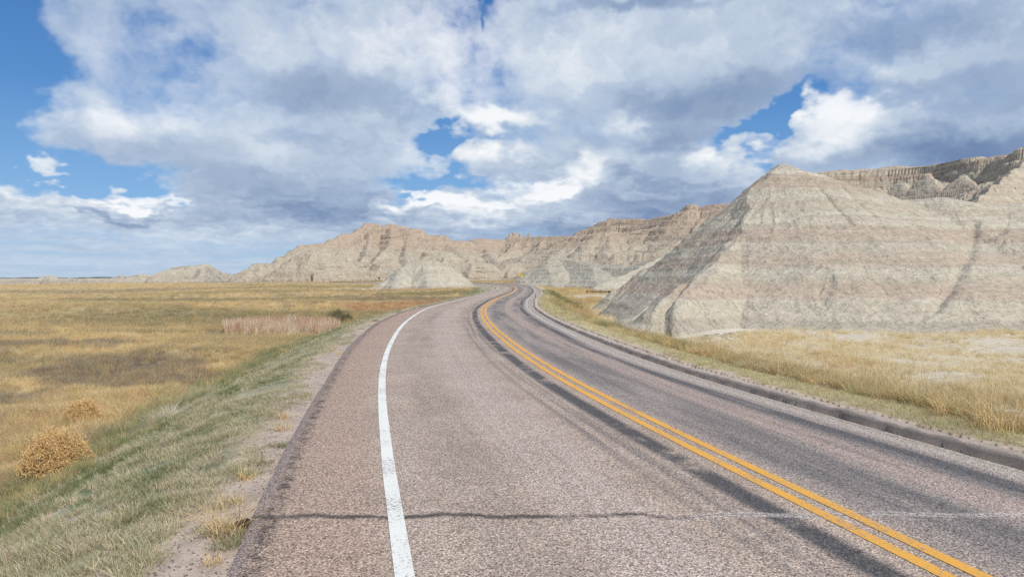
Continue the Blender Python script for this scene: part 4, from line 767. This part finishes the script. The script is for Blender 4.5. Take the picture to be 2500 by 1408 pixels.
# ------------------------------------------------------------------ signs, posts and fences
def warning_sign():
    D = 212; x = (1271.5 - 1250) / F * D; zb = g1(x, D); zc = P3(0, 671.3, D)[2]; rt = empty('warning_sign', (x, D, zb), label='yellow diamond road warning sign on a post beyond the bend', cat='road sign'); h = zc - zb
    m_ = MB(); m_.box(np.array([0, .03, h / 2 + .1]), np.array([.07, .05, h + .6])); m_.build('post', plain('dark_steel', (.12, .08, .06), .6), rt)
    def dia(r, y0, y1, name, mt, pa): 
        q = MB(); q.v = [(r, y0, 0), (0, y0, r), (-r, y0, 0), (0, y0, -r), (r, y1, 0), (0, y1, r), (-r, y1, 0), (0, y1, -r)]; q.f = [[0, 3, 2, 1], [4, 5, 6, 7]] + [[i, (i + 1) % 4, 4 + (i + 1) % 4, 4 + i] for i in range(4)]; o = q.build(name, mt, pa); return o
    blk = plain('black_sign_face', (.015, .015, .014), .5, .1)
    p = dia(.66, -.02, 0, 'panel', plain('yellow_sign_face', (.75, .50, .05), .4, .08), rt); p.location = (0, -.02, h)
    b = dia(.60, -.026, -.022, 'border', blk, p); i = dia(.55, -.032, -.028, 'face', p.data.materials[0], p)
    a = MB(); pts = [(-.02, -.3), (-.02, -.1), (.1, .02), (.1, .12), (-.02, .2)]
    for (x0, z0), (x1, z1) in zip(pts[:-1], pts[1:]):
        L = math.hypot(x1 - x0, z1 - z0); t = math.atan2(z1 - z0, x1 - x0); a.box(np.array([(x0 + x1) / 2, -.037, (z0 + z1) / 2]), np.array([L + .05, .004, .08]), np.array([[math.cos(t), 0, -math.sin(t)], [0, 1, 0], [math.sin(t), 0, math.cos(t)]]))
    k = len(a.v); a.v += [(-.14, -.039, .18), (.1, -.039, .2), (-.05, -.039, .42)]; a.f.append([k, k + 1, k + 2]); a.build('arrow', blk, p)
warning_sign()
def back_sign():
    D = 268; x = (925.5 - 1250) / F * D; zb = g1(x, D); zc = P3(0, 679, D)[2]; h = zc - zb; rt = empty('road_sign', (x, D, zb), label='small dark square sign seen from behind above the pole fence', cat='road sign')
    m_ = MB(); m_.box(np.array([0, .04, h / 2]), np.array([.08, .05, h])); m_.build('post', WD, rt); m_ = MB(); m_.box(np.array([0, 0, h]), np.array([.56, .03, .68])); m_.build('panel', plain('dark_sign_back', (.02, .02, .02), .6), rt)
back_sign()
def polefence():
    rt = empty('pole_fence', (0, 0, 0), label='low row of pale posts on a dark rail beside the far road', cat='fence'); n = 34; Q = []
    for i in range(n + 1):
        px = 805 + i * 3.72; D = 264 + max(0, (870 - px)) * .06; x = (px - 1250) / F * D; Q.append((x, D, g1(x, D)))
    rt.location = Q[0]; o = np.array(Q[0])
    for i, q in enumerate(Q):
        q = np.array(q) - o; m_ = MB(); m_.box(q + (0, 0, .45), np.array([.2, .2, 1.1])); m_.build('post', PWD if (i % 5) else WD, rt)
    m_ = MB()
    for a, b in zip(Q[:-1], Q[1:]): a = np.array(a) - o; b = np.array(b) - o; m_.tube([a + (0, -.12, .16), b + (0, -.12, .16)], .11, 6)
    m_.build('rail', WD, rt)
polefence()
def wirefence():
    Q = []
    for px, D in ((500, 330), (520, 322), (541, 314), (559, 306), (578, 300), (597, 294), (631, 286), (665, 280), (689, 276), (712, 272), (750, 266), (790, 260)): x = (px - 1250) / F * D; Q.append((x, D, g1(x, D)))
    rt = empty('wire_fence', Q[0], label='thin wire fence on wooden posts running along the edge of the plain', cat='fence'); o = np.array(Q[0])
    for i, q in enumerate(Q): q = np.array(q) - o; m_ = MB(); h = 1.35 + .2 * math.sin(i * 2.3); m_.tube([q - (0, 0, .2), q + (.03 * math.sin(i), 0, h)], [.11, .09], 6); m_.build('post', WD, rt)
    m_ = MB()
    for hh in (.45, .8, 1.15):
        for a, b in zip(Q[:-1], Q[1:]): a = np.array(a) - o; b = np.array(b) - o; m_.tube([a + (0, 0, hh), (a + b) / 2 + (0, 0, hh - .04), b + (0, 0, hh)], .008, 3)
    m_.build('wire', plain('rusty_wire', (.15, .12, .1), .6), rt)
wirefence()
def post(name, px, py, z, h, r, mt, label, cat, cap=None):
    x, y = up(px, py, z); zz = g1(x, y); rt = empty(name, (x, y, zz), label=label, cat=cat); m_ = MB(); m_.tube([(0, 0, -.15), (.01, 0, h)], [r, r * .85], 7); m_.build('post', mt, rt)
    if cap: m_ = MB(); m_.box(np.array([.01, -r - .008, h - .1]), np.array([.07, .012, .14])); m_.build('reflector', cap, rt)
RU = plain('rusty_delineator', (.30, .10, .04), .7, .3); RF = plain('amber_reflector', (.6, .2, .05), .3, .1)
post('delineator', 1162, 714.5, -.1, .80, .035, RU, 'thin rusty delineator post on the grass inside the left bend', 'marker post', RF)
post('delineator', 1307, 727, .1, .62, .04, RU, 'thin rusty delineator post by the kerb on the right bend', 'marker post', RF)
post('fence_post', 423, 731.5, -1.7, .85, .05, WD, 'lone wooden post standing far out on the left plain', 'post')
post('fence_post', 751, 712, -.9, 1.05, .06, WD, 'lone grey post on the plain in front of the bare shrub', 'post')
def timberrail():
    D = 112; xs = [(p - 1250) / F * D for p in (1433, 1446, 1466, 1487, 1500)]; zb = [g1(x, D) for x in xs]; rt = empty('timber_rail', (xs[0], D, zb[0]), label='low dark timber rail across the drainage ditch at the foot of the hill', cat='rail'); zt = P3(0, 710.5, D)[2]
    for x, z in zip(xs, zb): m_ = MB(); hh = max(zt - z, .3); m_.box(np.array([x - xs[0], 0, z - zb[0] + hh / 2]), np.array([.22, .22, hh + .1])); m_.build('post', plain('tarred_timber', (.035, .028, .022), .8), rt)
    m_ = MB(); m_.box(np.array([(xs[-1] - xs[0]) / 2, 0, zt - zb[0] - .08]), np.array([xs[-1] - xs[0] + .2, .2, .13])); m_.build('beam', rt.children[0].data.materials[0], rt)
timberrail()
def brush(px, py, n, seed, label, D, s=.8):
    c = P3(px, py, D); rt = empty('sagebrush', c, label=label, cat='shrub'); rg = np.random.default_rng(seed); V = []; Fq = []
    for i in range(n):
        a = rg.uniform(0, 6.28); e = rg.uniform(.2, 1.5); l = s * rg.uniform(.4, 1); d = np.array([math.cos(a) * math.cos(e), math.sin(a) * math.cos(e), math.sin(e)]); q = np.cross(d, (.2, .5, .7)); k = len(V); V += [q * .02, -q * .02, d * l - q * .01, d * l + q * .01]; Fq.append([k, k + 1, k + 2, k + 3])
    link('twigs', npmesh('twigs', V, Fq, 4, False), SG, rt)
